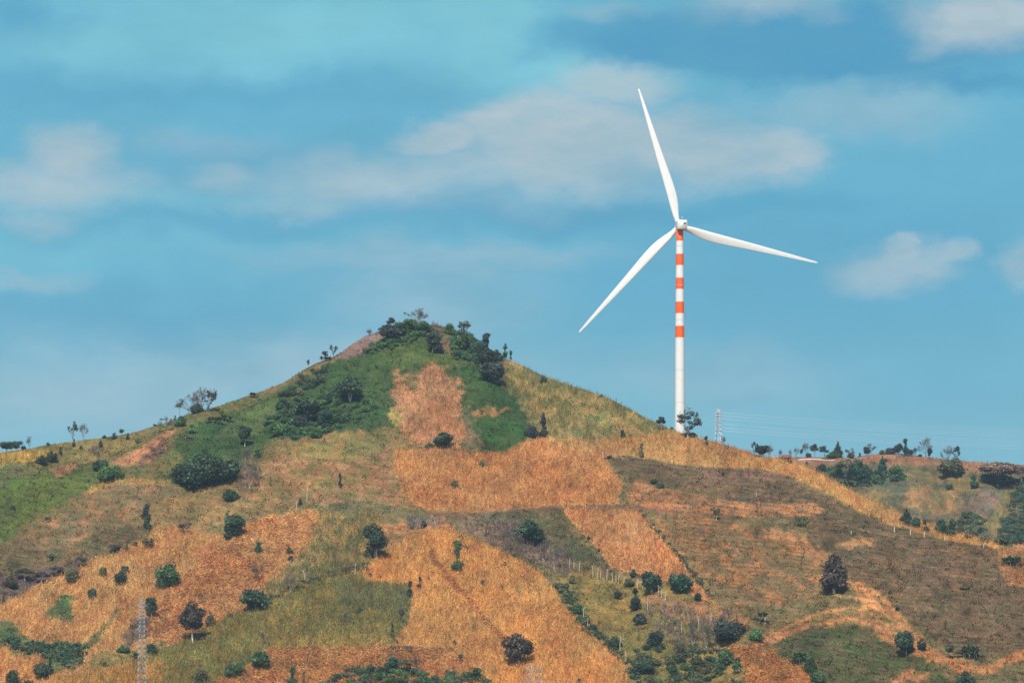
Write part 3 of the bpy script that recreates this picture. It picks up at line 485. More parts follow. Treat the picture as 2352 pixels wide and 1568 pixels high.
# ------------------------------------------------------------------ crops and grass
def plants(name, label, cat, x, y, Pf, col, h, w, nleaf, lean=0.35, droop=0.6, stalk=True, wide=1.0):
    """one stuff object: upright stalks with arching leaves; x,y photo positions of the plants on the ground"""
    n = len(x)
    if n == 0: return None
    B = Pf(x, y)
    hh = h * RNG.uniform(0.7, 1.2, n)
    Vs, Cs = [], []
    def add(p0, p1, half, side, c):
        # a tapering strip from p0 to p1
        a = p0 - side * half; b = p0 + side * half; d = p1 + side * half * 0.35; e = p1 - side * half * 0.35
        Vs.append(np.stack([a, b, d, e], 1)); Cs.append(np.repeat(c[:, None, :], 4, 1))
    up = np.zeros((n, 3)); up[:, 2] = 1
    if stalk:
        an = RNG.uniform(0, math.pi, n); side = np.stack([np.cos(an), np.sin(an), 0 * an], 1)
        tl = np.stack([RNG.normal(0, lean * .35, n), RNG.normal(0, lean * .35, n), np.ones(n)], 1)
        add(B - up * 0.1, B + tl * hh[:, None], (w * 0.55 * RNG.uniform(.7, 1.3, n))[:, None], side, col * RNG.uniform(.75, 1.25, n)[:, None])
    for k in range(nleaf):
        an = RNG.uniform(0, 2 * math.pi, n); out = np.stack([np.cos(an), np.sin(an), 0 * an], 1)
        side = np.stack([-np.sin(an), np.cos(an), 0 * an], 1)
        z0 = hh * RNG.uniform(0.0, 0.75, n) if stalk else 0 * hh
        L = hh * RNG.uniform(0.35, 0.6, n) if stalk else hh * RNG.uniform(.6, 1.1, n)
        sp = RNG.uniform(lean * .5, lean * 1.5, n) * wide
        ri = RNG.uniform(-droop, 1.0, n) if stalk else np.ones(n)
        p0 = B + up * (z0 - 0.05)[:, None]
        p1 = p0 + out * (L * sp * 1.6)[:, None] + up * (L * ri)[:, None]
        add(p0, p1, (w * RNG.uniform(.7, 1.4, n))[:, None], side, col * RNG.uniform(.5, 1.5, n)[:, None])
    V = np.concatenate(Vs).reshape(-1, 3); C = np.concatenate(Cs).reshape(-1, 3)
    q = np.arange(len(V)).reshape(-1, 4)
    o = mesh_obj(name, V, q, M_CROP, col=C)
    return tag(o, label, cat, kind='stuff')

def scatter(x0, x1, y0, y1, dx, dy, j=0.42):
    gx = np.arange(x0, x1, dx); gy = np.arange(y0, y1, dy)
    X, Yg = np.meshgrid(gx, gy)
    X = X + (np.arange(len(gy)) % 2)[:, None] * dx * 0.5
    X = X.ravel() + RNG.uniform(-j, j, X.size) * dx; Yg = Yg.ravel() + RNG.uniform(-j, j, Yg.size) * dy
    return X, Yg

def vegetate(R, Pf, skyf, x0, x1, y1, sc, near=True):
    # crops
    for dx, dy, kinds in ((3.7 * sc, 2.0 * sc, ('corn', 'stubble')), (4.2 * sc, 2.6 * sc, ('tuft',))):
        X, Yg = scatter(x0, x1, 740 if near else 1036, y1, dx, dy, 0.40)
        m = Yg > skyf(X) + 0.2
        if not near: m &= Yg < sky1(X) + 12
        X, Yg = X[m], Yg[m]
        idx = classify(X + RNG.normal(0, 1.2, len(X)), Yg + RNG.normal(0, .8, len(X)), R)
        idb = classify(X + RNG.normal(0, 5.0, len(X)), Yg + RNG.normal(0, 3.2, len(X)), R)
        cr = np.array([r[0] in CRISP for r in R])
        idx = np.where(cr[idx] | cr[idb], idx, idb)
        veg = np.array([r[5] for r in R])[idx]
        if 'tuft' in kinds:
            m = veg == 'tuft'
            X, Yg, idx = X[m], Yg[m], idx[m]
            c = colour(X, Yg, R, idx) * 1.2
            big = (vnoise(X / 9.0, Yg / 7.0, 71) > 0.68)
            nm = 'grass'
            plants(nm, 'grass and weeds over the %s' % ('open parts of the front hill' if near else 'open parts of the far hill'), 'grass', X[~big], Yg[~big], Pf, c[~big], 0.50 * sc ** .5, 0.13 * sc, 3, 0.55, stalk=False)
            plants('scrub', 'taller rank weeds and low scrub in clumps on the %s' % ('front hill' if near else 'far hill'), 'scrub', X[big], Yg[big], Pf, c[big] * 0.92, 0.85 * sc ** .5, 0.17 * sc, 4, 0.6, stalk=False)
        else:
            for k, r in enumerate(R):
                if r[5] not in ('corn', 'stubble'): continue
                m = idx == k
                if r[5] == 'corn':
                    # gaps where plants failed
                    gap = vnoise(X / 5.0, Yg / 4.0, 81 + k) * 0.6 + vnoise(X / 1.7, Yg / 1.7, 85) * 0.4
                    m &= gap > 0.22
                    c = colour(X[m], Yg[m], R, idx[m]) * 1.28
                    plants('maize_crop', r[6], 'maize field', X[m], Yg[m], Pf, c, 2.1 * sc ** .4, 0.15 * sc, 3, 0.32)
                else:
                    c = colour(X[m], Yg[m], R, idx[m]) * 1.95
                    plants('maize_stubble', r[6], 'maize field', X[m], Yg[m], Pf, c, 1.15, 0.18, 4, 0.95, 0.25, wide=1.5)
vegetate(R1, P1, sky1, -90, 2445, 1600, 1.0)
vegetate(R2, P2, sky2, 1700, 2440, 1300, 0.95, near=False)
# ------------------------------------------------------------------ wind turbine
def beam_mesh(segs, wid):
    """square bars between pairs of points -> V, quads"""
    V, Q = [], []
    for k, (a, b) in enumerate(segs):
        w = wid[k] if isinstance(wid, (list, tuple)) else wid
        a = np.array(a, float); b = np.array(b, float); d = b - a; L = np.linalg.norm(d)
        if L < 1e-6: continue
        d /= L
        r = np.cross(d, (0, 0, 1)) if abs(d[2]) < 0.9 else np.cross(d, (1, 0, 0))
        r /= np.linalg.norm(r); s = np.cross(d, r)
        b0 = len(V) * 1
        for p in (a, b):
            for u, v in ((-1, -1), (1, -1), (1, 1), (-1, 1)): V.append(p + (r * u + s * v) * w / 2)
        for i in range(4):
            j = (i + 1) % 4; Q.append((b0 + i, b0 + j, b0 + 4 + j, b0 + 4 + i))
        Q.append((b0 + 3, b0 + 2, b0 + 1, b0)); Q.append((b0 + 4, b0 + 5, b0 + 6, b0 + 7))
    return np.array(V), np.array(Q)
def rings_mesh(rings, close=True, caps=True):
    n = len(rings[0]); V = np.concatenate(rings); Q = []
    for k in range(len(rings) - 1):
        for i in range(n):
            j = (i + 1) % n
            Q.append((k * n + i, k * n + j, (k + 1) * n + j, (k + 1) * n + i))
    polys = [np.array(Q)]
    if caps:
        polys.append(np.array([list(range(n))[::-1]])); polys.append(np.array([[(len(rings) - 1) * n + i for i in range(n)]]))
    return V, polys

YT = float(Y1(np.array(1562.0), np.array(float(sky1(1562.0)) + .3))) + 14.0
def atY(x, y, Y):
    a, b = ray(x, y); return np.array([float(a) * Y, Y, CAMZ + float(b) * Y])
base = atY(1561.5, 1012, YT)
turb = tag(empty('wind_turbine', base), 'tall white wind turbine with orange tower bands on the ridge right of the peak', 'wind turbine')
s_px = YT / F
ztop = atY(1563, 527, YT)[2] - base[2]
def zz(y): return atY(1563, y, YT)[2] - base[2]
levels = [(0.0, 12.3, 0), (zz(990), 12.1, 0), (zz(860), 11.6, 0), (zz(775.3), 10.9, 1), (zz(748.7), 10.7, 0), (zz(719.8), 10.4, 1), (zz(693.2), 10.2, 0), (zz(664.2), 9.9, 1), (zz(638.3), 9.7, 0),
          (zz(609.4), 9.4, 1), (zz(583.5), 9.2, 0), (zz(553.5), 8.9, 1), (ztop + 0.3, 8.2, 1)]
NS = 40; rings = []; mi = []
for i, (z, rp, m) in enumerate(levels):
    r = rp * s_px * 0.97
    ox = (1561.5 - 1561.5 + 1.5 * z / ztop) * s_px
    rings.append(np.array([[ox + r * math.cos(2 * math.pi * k / NS), r * math.sin(2 * math.pi * k / NS), z] for k in range(NS)]))
    if i < len(levels) - 1: mi += [m] * NS
V, polys = rings_mesh(rings)
mesh_obj('tower', V, polys, [M_WHITE, M_ORANGE], parent=turb, mat_idx=mi + [0, 1], smooth=True)
# flange rings where the tower sections meet
V, polys = [], []
for z, rp in ((zz(925), 11.85), (zz(850), 11.45), (zz(735), 10.55), (zz(655), 9.85), (zz(566), 9.05)):
    r = rp * s_px * .97 + 0.06; ox = 1.5 * z / ztop * s_px
    rr = [np.array([[ox + (r if dz else r - .02) * math.cos(2 * math.pi * k / NS), (r if dz else r - .02) * math.sin(2 * math.pi * k / NS), z + dz] for k in range(NS)]) for dz in (0, 0.12, 0.24)]
    v, q = rings_mesh(rr, caps=False); mesh_obj('flange', v, q, M_SEAM, parent=turb)

# nacelle: rounded box whose rear end looks at the camera, yawed a little so the rotor stands behind and left
tw, th, tl = 5.1, 4.9, 9.0
yaw = math.radians(7.5)
MZ = np.array([[math.cos(yaw), -math.sin(yaw), 0], [math.sin(yaw), math.cos(yaw), 0], [0, 0, 1]])   # local +Y points away from camera
nc = atY(1564.6, 517.6, YT) - base; nc = np.array([nc[0], 0, nc[2]])
nc0 = nc + MZ @ np.array([0, 0, 0])
def rrect(w, h, r, n=4):
    pts = []
    for cx, cz, a0 in ((w / 2 - r, h / 2 - r, 0), (-w / 2 + r, h / 2 - r, 90), (-w / 2 + r, -h / 2 + r, 180), (w / 2 - r, -h / 2 + r, 270)):
        for k in range(n + 1):
            a = math.radians(a0 + 90 * k / n); pts.append((cx + r * math.cos(a), cz + r * math.sin(a)))
    return pts
rings = []
for y, k, dz in ((-4.6, .94, 0), (-4.3, 1.0, 0), (0, 1.0, 0), (3.6, 1.0, 0), (4.6, .80, 0.1)):
    rings.append(np.array([MZ @ np.array([p[0] * k, y, p[1] * k + dz]) + nc0 for p in rrect(tw, th, 0.55)]))
V, polys = rings_mesh(rings)
mesh_obj('nacelle', V, polys, M_WHITE, parent=turb)
nac = [o for o in turb.children if o.name.startswith('nacelle')][0]
def box_mesh(cs, sz, M=np.eye(3), off=(0, 0, 0)):
    V = np.array([[cs[0] + sx * sz[0] / 2, cs[1] + sy * sz[1] / 2, cs[2] + sz_ * sz[2] / 2] for sx in (-1, 1) for sy in (-1, 1) for sz_ in (-1, 1)])
    V = V @ np.asarray(M).T + np.asarray(off)
    Q = np.array([(0, 1, 3, 2), (4, 6, 7, 5), (0, 4, 5, 1), (2, 3, 7, 6), (0, 2, 6, 4), (1, 5, 7, 3)])
    return V, Q
V, Q = box_mesh((1.15, -4.62, 0.62), (1.45, 0.10, 0.72), MZ, nc0); mesh_obj('vent', V, Q, M_DARKP, parent=nac)
V, Q = beam_mesh([((-0.1, -3.6, th / 2 - .1), (-0.1, -3.6, th / 2 + 1.9)), ((-0.6, -3.6, th / 2 + 1.3), (0.4, -3.6, th / 2 + 1.3)), ((.4, -3.6, th / 2 + 1.3), (.4, -3.6, th / 2 + 1.75))], 0.13)
mesh_obj('wind_vane', V @ MZ.T + nc0, Q, M_STEELW, parent=nac)
# hub with pointed nose (far side)
hub_c = atY(1560, 517, YT) - base; hub_c = np.array([hub_c[0] + 0.05, 0, hub_c[2]])
hc = nc0 + MZ @ np.array([0, 6.6, 0]); hc[0] = hub_c[0]; hc[2] = hub_c[2]
rings = []
for y, r in ((-2.2, 1.5), (-1.9, 1.95), (0, 2.2), (1.6, 2.0), (2.6, 1.4), (3.2, .5)):
    rings.append(np.array([MZ @ np.array([r * math.cos(2 * math.pi * k / 24), y, r * math.sin(2 * math.pi * k / 24)]) + hc for k in range(24)]))
V, polys = rings_mesh(rings); mesh_obj('hub', V, polys, M_WHITE, parent=turb, smooth=True)
# blades: leading edge offset, trailing edge offset (photo px), thickness
ST = [(0.012, 5.6, 5.6, 1.0), (0.035, 5.8, 5.8, .98), (.06, 6.1, 6.6, .85), (.09, 6.6, 8.6, .62), (.12, 6.6, 11.0, .48), (.17, 6.2, 14.2, .36), (.22, 5.8, 15.8, .30), (.28, 5.6, 15.8, .26), (.34, 5.4, 14.8, .24), (.42, 5.2, 13.0, .22), (.5, 5.0, 11.2, .21),
      (.6, 4.5, 9.4, .2), (.7, 3.9, 7.6, .19), (.8, 3.2, 5.8, .18), (.88, 2.7, 4.4, .18), (.94, 2.2, 3.2, .18), (.985, 1.6, 2.0, .2), (1.0, .7, .8, .2)]
for tip in ((1469, 197), (1880, 599.5), (1330, 760.5)):
    hx, hy = 1560.0, 517.0
    Lp = math.hypot(tip[0] - hx, tip[1] - hy); th_ = math.atan2(-(tip[1] - hy), tip[0] - hx); a = th_ - math.pi / 2
    L = Lp * s_px * 1.011
    rings = []
    for r, le, te, tk in ST:
        le *= s_px; te *= s_px; ch = le + te; cx = (te - le) / 2
        ring = []
        for k in range(20):
            t = 2 * math.pi * k / 20
            X = cx + ch / 2 * math.cos(t)
            f = 1.0 if tk > .7 else (1 - 0.55 * (math.cos(t) + 1) / 2)        # blunt nose, thin trailing edge
            Yd = ch / 2 * tk * math.sin(t) * f
            Yd += (X - cx) * 0.24 * (1 - r) ** 2 * (1 if r > .05 else 0)       # twist
            Yd += 3.0 * r * r                                                # bend away from the tower
            Z = L * r
            ring.append((X * math.cos(a) - Z * math.sin(a), Yd, X * math.sin(a) + Z * math.cos(a)))
        rings.append(np.array(ring) @ np.array([[1, 0, 0], [0, 1, 0], [0, 0, 1]]).T + hc)
    V, polys = rings_mesh(rings); mesh_obj('blade', V, polys, M_WHITE, parent=turb, smooth=True)

# ------------------------------------------------------------------ lattice pylons and cables
def pylon(label, top, w_prof, arms, steel, Y, zbase, arm_dir=0.0, thick=0.16, dens=1.0, cat='pylon', grp=None, peak=3.0):
    """top: photo position; w_prof: list of (photo y, half width m); arms: (photo y, half length m)"""
    tp = atY(top[0], top[1], Y)
    root = tag(empty('lattice_pylon', (tp[0], tp[1], zbase)), label, cat, grp)
    H = tp[2] - zbase
    prof = sorted([(atY(top[0], y, Y)[2] - zbase, w) for y, w in w_prof] )
    hz = [p[0] for p in prof]; hw = [p[1] for p in prof]
    if hz[0] > 0.5:
        slope = (hw[0] - hw[1]) / (hz[1] - hz[0]) if len(hz) > 1 else 0.03
        hw = [hw[0] + slope * hz[0]] + hw; hz = [0.0] + hz
    def W(z): return float(np.interp(z, hz, hw))
    ca, sa = math.cos(arm_dir), math.sin(arm_dir)
    def pt(x, y, z): return (x * ca - y * sa, x * sa + y * ca, z)
    segs, wd = [], []
    z = 0.0; zs = [0.0]
    while z < H - 0.6:
        z += max(1.3, W(z) * 1.9) / dens; zs.append(min(z, H))
    zs[-1] = H
    for z0, z1 in zip(zs[:-1], zs[1:]):
        a, b = W(z0), W(z1)
        c0 = [pt(sx * a, sy * a, z0) for sx, sy in ((-1, -1), (1, -1), (1, 1), (-1, 1))]
        c1 = [pt(sx * b, sy * b, z1) for sx, sy in ((-1, -1), (1, -1), (1, 1), (-1, 1))]
        for i in range(4):
            j = (i + 1) % 4
            segs += [(c0[i], c1[i]), (c0[i], c1[j]), (c0[j], c1[i]), (c1[i], c1[j])]; wd += [thick * 1.5, thick * .75, thick * .75, thick * .7]
    if peak:
        for sx, sy in ((-1, -1), (1, -1), (1, 1), (-1, 1)):
            segs.append((pt(sx * W(H), sy * W(H), H), pt(0, 0, H + peak))); wd.append(thick)
    V, Q = beam_mesh(segs, wd); mesh_obj('mast', V, Q, steel, parent=root)
    ends = []
    for y, half in arms:
        z = atY(top[0], y, Y)[2] - zbase
        for s in (-1, 1):
            w = W(z); e = pt(s * half, 0, z)
            sg = []
            for q in (-1, 1):
                sg += [(pt(s * w, q * w, z), e), (pt(s * w, q * w, z + 1.3), e)]
                for t in (.3, .6):
                    x1 = s * (w + (half - w) * t); f = 1 - t
                    sg += [(pt(x1, q * w * f, z), pt(x1, q * w * f, z + 1.3 * f)), (pt(x1, -q * w * f, z), pt(x1, q * w * f, z))]
                x1 = s * (w + (half - w) * .3); sg.append((pt(s * w, q * w, z + 1.3), pt(x1, q * w * .7, z)))
            V, Q = beam_mesh(sg, thick * .8); arm = mesh_obj('crossarm', V, Q, steel, parent=root)
            rr = []
            for k in range(9):
                r = 0.13 if k % 2 else 0.05
                rr.append(np.array([[e[0] + r * math.cos(t * math.pi / 3), e[1] + r * math.sin(t * math.pi / 3), z - 0.15 - k * 0.22] for t in range(6)]))
            V, p = rings_mesh(rr); mesh_obj('insulator', V, p, M_INS, parent=arm)
            ends.append((tp[0] + e[0], tp[1] + e[1], zbase + z - 2.05))
    return root, ends

YP = 4300.0
pr, ends = pylon('slim bright lattice pylon standing far behind the ridge, right of the turbine', (1650, 940.5), [(1012, 2.9), (985, 2.0), (965, 1.6), (940, 1.45)],
      [(y, 6.2) for y in (941.5, 948.5, 955.5, 967.5, 976.0, 983.0)], M_STEELW, YP, -0.5, arm_dir=math.radians(72), thick=0.27, peak=0)
def cable(label, a, b, mid, grp, r=0.06, n=36):
    a = np.array(a); b = np.array(b); pts = []
    for i in range(n + 1):
        t = i / n; p = a + (b - a) * t; p[2] = a[2] * (1 - t) ** 2 + 2 * mid * t * (1 - t) + b[2] * t * t
        pts.append(p)
    rr = [np.array([[p[0], p[1] + r * math.cos(k * 2 * math.pi / 5), p[2] + r * math.sin(k * 2 * math.pi / 5)] for k in range(5)]) for p in pts]
    V, q = rings_mesh(rr); o = mesh_obj('power_cable', V - a, q, M_CABLE, loc=a)
    return tag(o, label, 'power cable', grp)
ORD = ['topmost', 'second', 'third', 'fourth', 'fifth', 'lowest']
yr = [983, 991.5, 998.8, 1008.8, 1017.5, 1024]
for k in range(6):
    for s in (0, 1):
        e = ends[2 * k + s]
        x2, y2 = 3150.0, yr[k] - 6 + s * 2.6
        far_ = atY(x2, y2, YP + 120 + (s - .5) * 16)
        # parabola through the height seen at the right edge of the photograph
        xe = atY(2352, yr[k] + s * 2.2, YP)[0]; t = (xe - e[0]) / (far_[0] - e[0]); ze = atY(2352, yr[k] + s * 2.2, YP + 90 * t)[2]
        mid = (ze - e[2] * (1 - t) ** 2 - far_[2] * t * t) / (2 * t * (1 - t))
        cable('%s level of pale power cables sagging right from the far bright pylon' % ORD[k], e, far_, mid, 'pair of cables, %s level right of the far pylon' % ORD[k])
        l_ = atY(1470, 1010 + 4 * k, YP + 300); l_[1] += (s - .5) * 14
        mid = l_[2] + (e[2] - l_[2]) * .30
        cable('%s level of pale power cables running left from the far bright pylon behind the turbine' % ORD[k], e, l_, mid, 'pair of cables, %s level left of the far pylon' % ORD[k], n=16)

pylon('tall grey see through lattice pylon rising in front of the lower left field', (326.5, 1378), [(1568, 1.65), (1500, 1.28), (1440, 1.0), (1378, .75)],
      [(1392, 3.0), (1418, 3.4), (1447, 3.4)], M_STEEL, 1940.0, -0.3, arm_dir=math.radians(12), thick=0.11, peak=1.6)
pylon('top of a grey lattice pylon cut off by the bottom edge below the purple tree', (1227, 1531), [(1568, 1.75), (1531, 1.6)],
      [(1536, 3.9), (1560, 4.2)], M_STEEL, 1500.0, -0.3, arm_dir=math.radians(20), thick=0.08, dens=1.6, peak=.6)

# ------------------------------------------------------------------ hut and pale wall on the far hill
def hut():
    p, _ = ground(1806, 1056); Y = p[1]; s = Y / F
    root = tag(empty('hut', p), 'small low hut with a rusty red roof on the far ridge right of the pylon', 'hut')
    w, d, h = 21 * s, 3.4, 1.5
    V, Q = box_mesh((0, 0, h / 2 - .3), (w, d, h + .6)); mesh_obj('wall', V, Q, plain_mat('dark_timber_wall', (0.16, 0.11, 0.08), .9), parent=root)
    ov = .35; z0 = h + 0.0; z1 = h + 1.45
    V = np.array([(-w / 2 - ov, -d / 2 - ov, z0), (w / 2 + ov, -d / 2 - ov, z0), (w / 2 + ov, 0, z1), (-w / 2 - ov, 0, z1), (-w / 2 - ov, d / 2 + ov, z0), (w / 2 + ov, d / 2 + ov, z0)])
    V2 = V - np.array([0, 0, .14]); VV = np.concatenate([V, V2])
    Q = [(0, 1, 2, 3), (3, 2, 5, 4), (7, 6, 9, 8), (8, 9, 10, 11), (0, 6, 7, 1), (4, 5, 11, 10), (0, 3, 9, 6), (3, 4, 10, 9), (1, 7, 8, 2), (2, 8, 11, 5)]
    mesh_obj('roof', VV, np.array(Q), plain_mat('rusty_roof', (0.24, 0.085, 0.055), .8, .2, 2.0, .35), parent=root)
    V, Q = box_mesh((-w * .2, -d / 2 - .03, .55), (.8, .08, 1.2)); mesh_obj('door', V, Q, M_DARKP, parent=root)
    V, Q = box_mesh((w * .18, -d / 2 - .03, .75), (1.0, .08, .5)); mesh_obj('window', V, Q, M_DARKP, parent=root)
hut()
def pale_wall():
    x0, x1 = 1834, 1918
    root = None; V, Q = [], []
    xs = np.linspace(x0, x1, 13)
    P = [ground(x, 1056.0 + 1.2 * math.sin(x * .07))[0] for x in xs]
    o = P[0]
    for i, p in enumerate(P):
        hgt = 0.65 if i < 8 else 0.4
        for dy in (0, .35):
            for dz in (-.5, hgt): V.append(p - o + np.array([0, dy, dz]))
    for i in range(len(P) - 1):
        b = i * 4
        Q += [(b, b + 4, b + 5, b + 1), (b + 2, b + 3, b + 7, b + 6), (b + 1, b + 5, b + 7, b + 3), (b, b + 2, b + 6, b + 4)]
    Q += [(0, 1, 3, 2), (len(P) * 4 - 4, len(P) * 4 - 2, len(P) * 4 - 1, len(P) * 4 - 3)]
    m = mesh_obj('low_wall', V, np.array(Q), plain_mat('pale_concrete', (0.62, 0.55, 0.46), .9, .1, .4, .15), loc=o)
    tag(m, 'long low pale concrete wall running along the far ridge beside the hut', 'wall')
pale_wall()
# ------------------------------------------------------------------ trees
CP = {'dark': (0.052, 0.086, 0.046), 'navy': (0.046, 0.060, 0.048), 'green': (0.070, 0.125, 0.048), 'bright': (0.085, 0.165, 0.052), 'olive': (0.125, 0.122, 0.058), 'grey': (0.15, 0.13, 0.12),
      'purple': (0.092, 0.070, 0.052), 'brown': (0.20, 0.135, 0.095), 'teal': (0.052, 0.108, 0.062)}
BARKC = {'pale': (0.62, 0.55, 0.42), 'grey': (0.26, 0.23, 0.20), 'dark': (0.10, 0.08, 0.07)}
def unit(n):
    v = RNG.normal(size=(n, 3)); return v / np.linalg.norm(v, axis=1)[:, None]
def leaves(cen, size, outw, col):
    """quads with their planes loosely turned outward"""
    n = len(cen)
    nrm = outw + unit(n) * 0.9; nrm /= np.linalg.norm(nrm, axis=1)[:, None] + 1e-9
    t = np.cross(nrm, unit(n)); t /= np.linalg.norm(t, axis=1)[:, None] + 1e-9
    b = np.cross(nrm, t)
    s = (size * RNG.uniform(.6, 1.3, n))[:, None]
    k = RNG.uniform(.5, 1.0, n)[:, None]
    V = np.stack([cen - t * s, cen - b * s * k, cen + t * s, cen + b * s * k], 1).reshape(-1, 3)
    return V, np.repeat(col, 4, 0)
def blob_leaves(blobs, ls, col, dens=1.5, cap=3500):
    """blobs: (cx,cy,cz, rx,ry,rz)"""
    Vs, Cs = [], []
    A = [4 * math.pi * ((b[3] * b[4]) ** 1.0 + b[3] * b[5] + b[4] * b[5]) / 3 for b in blobs]
    tot = dens * sum(A) / (ls * ls * 2.2); f = min(1.0, cap / max(tot, 1))
    ls2 = ls / math.sqrt(max(f, .25))
    for b, a in zip(blobs, A):
        n = max(6, int(dens * a / (ls * ls * 2.2) * f))
        u = unit(n); rad = RNG.uniform(.5, 1.15, n) ** .7 * np.where(RNG.uniform(0, 1, n) < .12, 1.3, 1.0)
        c = np.array(b[:3]) + u * rad[:, None] * np.array(b[3:6])
        o = u * .9 + np.array([0, 0, .25])
        cc = np.array(col)[None, :] * RNG.uniform(.55, 1.65) * RNG.uniform(.5, 1.55, n)[:, None]  # clump brightness varied to put lit and dim clumps into the leaf colour
        V, C = leaves(c, np.full(n, ls2), o, cc); Vs.append(V); Cs.append(C)
    return np.concatenate(Vs), np.concatenate(Cs)
def tube(p, r, ns=5):
    rr = []
    for i, (c, rad) in enumerate(zip(p, r)):
        d = np.array(p[min(i + 1, len(p) - 1)]) - np.array(p[max(i - 1, 0)]); d = d / (np.linalg.norm(d) + 1e-9)
        u = np.cross(d, (0.3, 1, 0.1)); u /= np.linalg.norm(u) + 1e-9; v = np.cross(d, u)
        rr.append(np.array([np.array(c) + (u * math.cos(2 * math.pi * k / ns) + v * math.sin(2 * math.pi * k / ns)) * rad for k in range(ns)]))
    V, q = rings_mesh(rr, caps=False); return V, q[0]
def join(parts):
    V, Q, o = [], [], 0
    for v, q in parts:
        V.append(v); Q.append(q + o); o += len(v)
    return np.concatenate(V), np.concatenate(Q)
def limb(parts, p, d, L, r, depth, spread, gravity=0.0, thin=0.06):
    n = 3; pts = [p]; rad = [r]; dd = d.copy()
    for i in range(n):
        dd = dd + RNG.normal(0, .16, 3); dd[2] += gravity; dd /= np.linalg.norm(dd)
        pts.append(pts[-1] + dd * L / n); rad.append(max(thin, r * (1 - .45 * (i + 1) / n)))
    parts.append(tube(pts, rad, 4 if r > .1 else 3))
    if depth > 0:
        nb = RNG.integers(2, 4) if depth > 1 else 3
        for k in range(nb):
            nd = dd + unit(1)[0] * spread; nd[2] = abs(nd[2]) * .7 + .1; nd /= np.linalg.norm(nd)
            limb(parts, pts[-1] if k < 2 else pts[-2], nd, L * RNG.uniform(.55, .8), rad[-1] * .8, depth - 1, spread, gravity, thin)
def make_trunk(root, H, top, r, bark, fork=0, lean=(0, 0), extra=None):
    parts = []
    l = np.array([lean[0], lean[1], 0])
    def stem(x0, x1, z1, rr):
        k = RNG.normal(0, .03 * z1, 3); k[2] = 0
        pts = [np.array([x0, 0, -.6]), np.array([x0, 0, 0.0]), np.array([x0 + (x1 - x0) * .4, 0, z1 * .45]) + k + l * .4, np.array([x1, 0, z1]) + l]
        parts.append(tube(pts, [rr * 1.5, rr * 1.15, rr * .85, rr * .5], 6))
    if fork:
        for j in range(fork):
            o = (j - (fork - 1) / 2) * .9 * r * 3; stem(o * .12, o * 3.0, top, r * .75)
    else: stem(0, 0, top, r)
    for k in range(4):   # limbs reaching into the crown
        a = RNG.uniform(0, 2 * math.pi); z = top * RNG.uniform(.45, .95)
        e = np.array([math.cos(a) * H * .16, math.sin(a) * H * .16, min(z + H * .22, H * .9)]) + l
        parts.append(tube([np.array([0, 0, z]) + l * (z / top), e * .5 + np.array([0, 0, z]) * .5 + l * .2, e], [r * .5, r * .35, .05], 4))
    V, Q = join(parts)
    c = np.array(BARKC[bark])[None, :] * RNG.uniform(.85, 1.15, len(V))[:, None]
    return mesh_obj('trunk', V, Q, M_BARK, col=c, parent=root)
def crown_obj(root, V, C, name='crown'):
    return mesh_obj(name, V, np.arange(len(V)).reshape(-1, 4), M_LEAF, col=C, parent=root)
NAMES = {'round': 'broadleaf_tree', 'bush': 'bush', 'tall': 'slender_tree', 'cone': 'conical_tree', 'bare': 'bare_tree', 'sparse': 'sparse_tree', 'palm': 'banana_plant', 'head': 'small_tree', 'umbrella': 'spreading_tree', 'stump': 'tree_stump', 'pole': 'bare_sapling', 'lonepalm': 'palm_tree'}
CATS = {'round': 'tree', 'bush': 'bush', 'tall': 'tree', 'cone': 'tree', 'bare': 'bare tree', 'sparse': 'tree', 'palm': 'banana plant', 'head': 'tree', 'umbrella': 'tree', 'stump': 'stump', 'pole': 'bare tree', 'lonepalm': 'palm tree'}
TREES = []
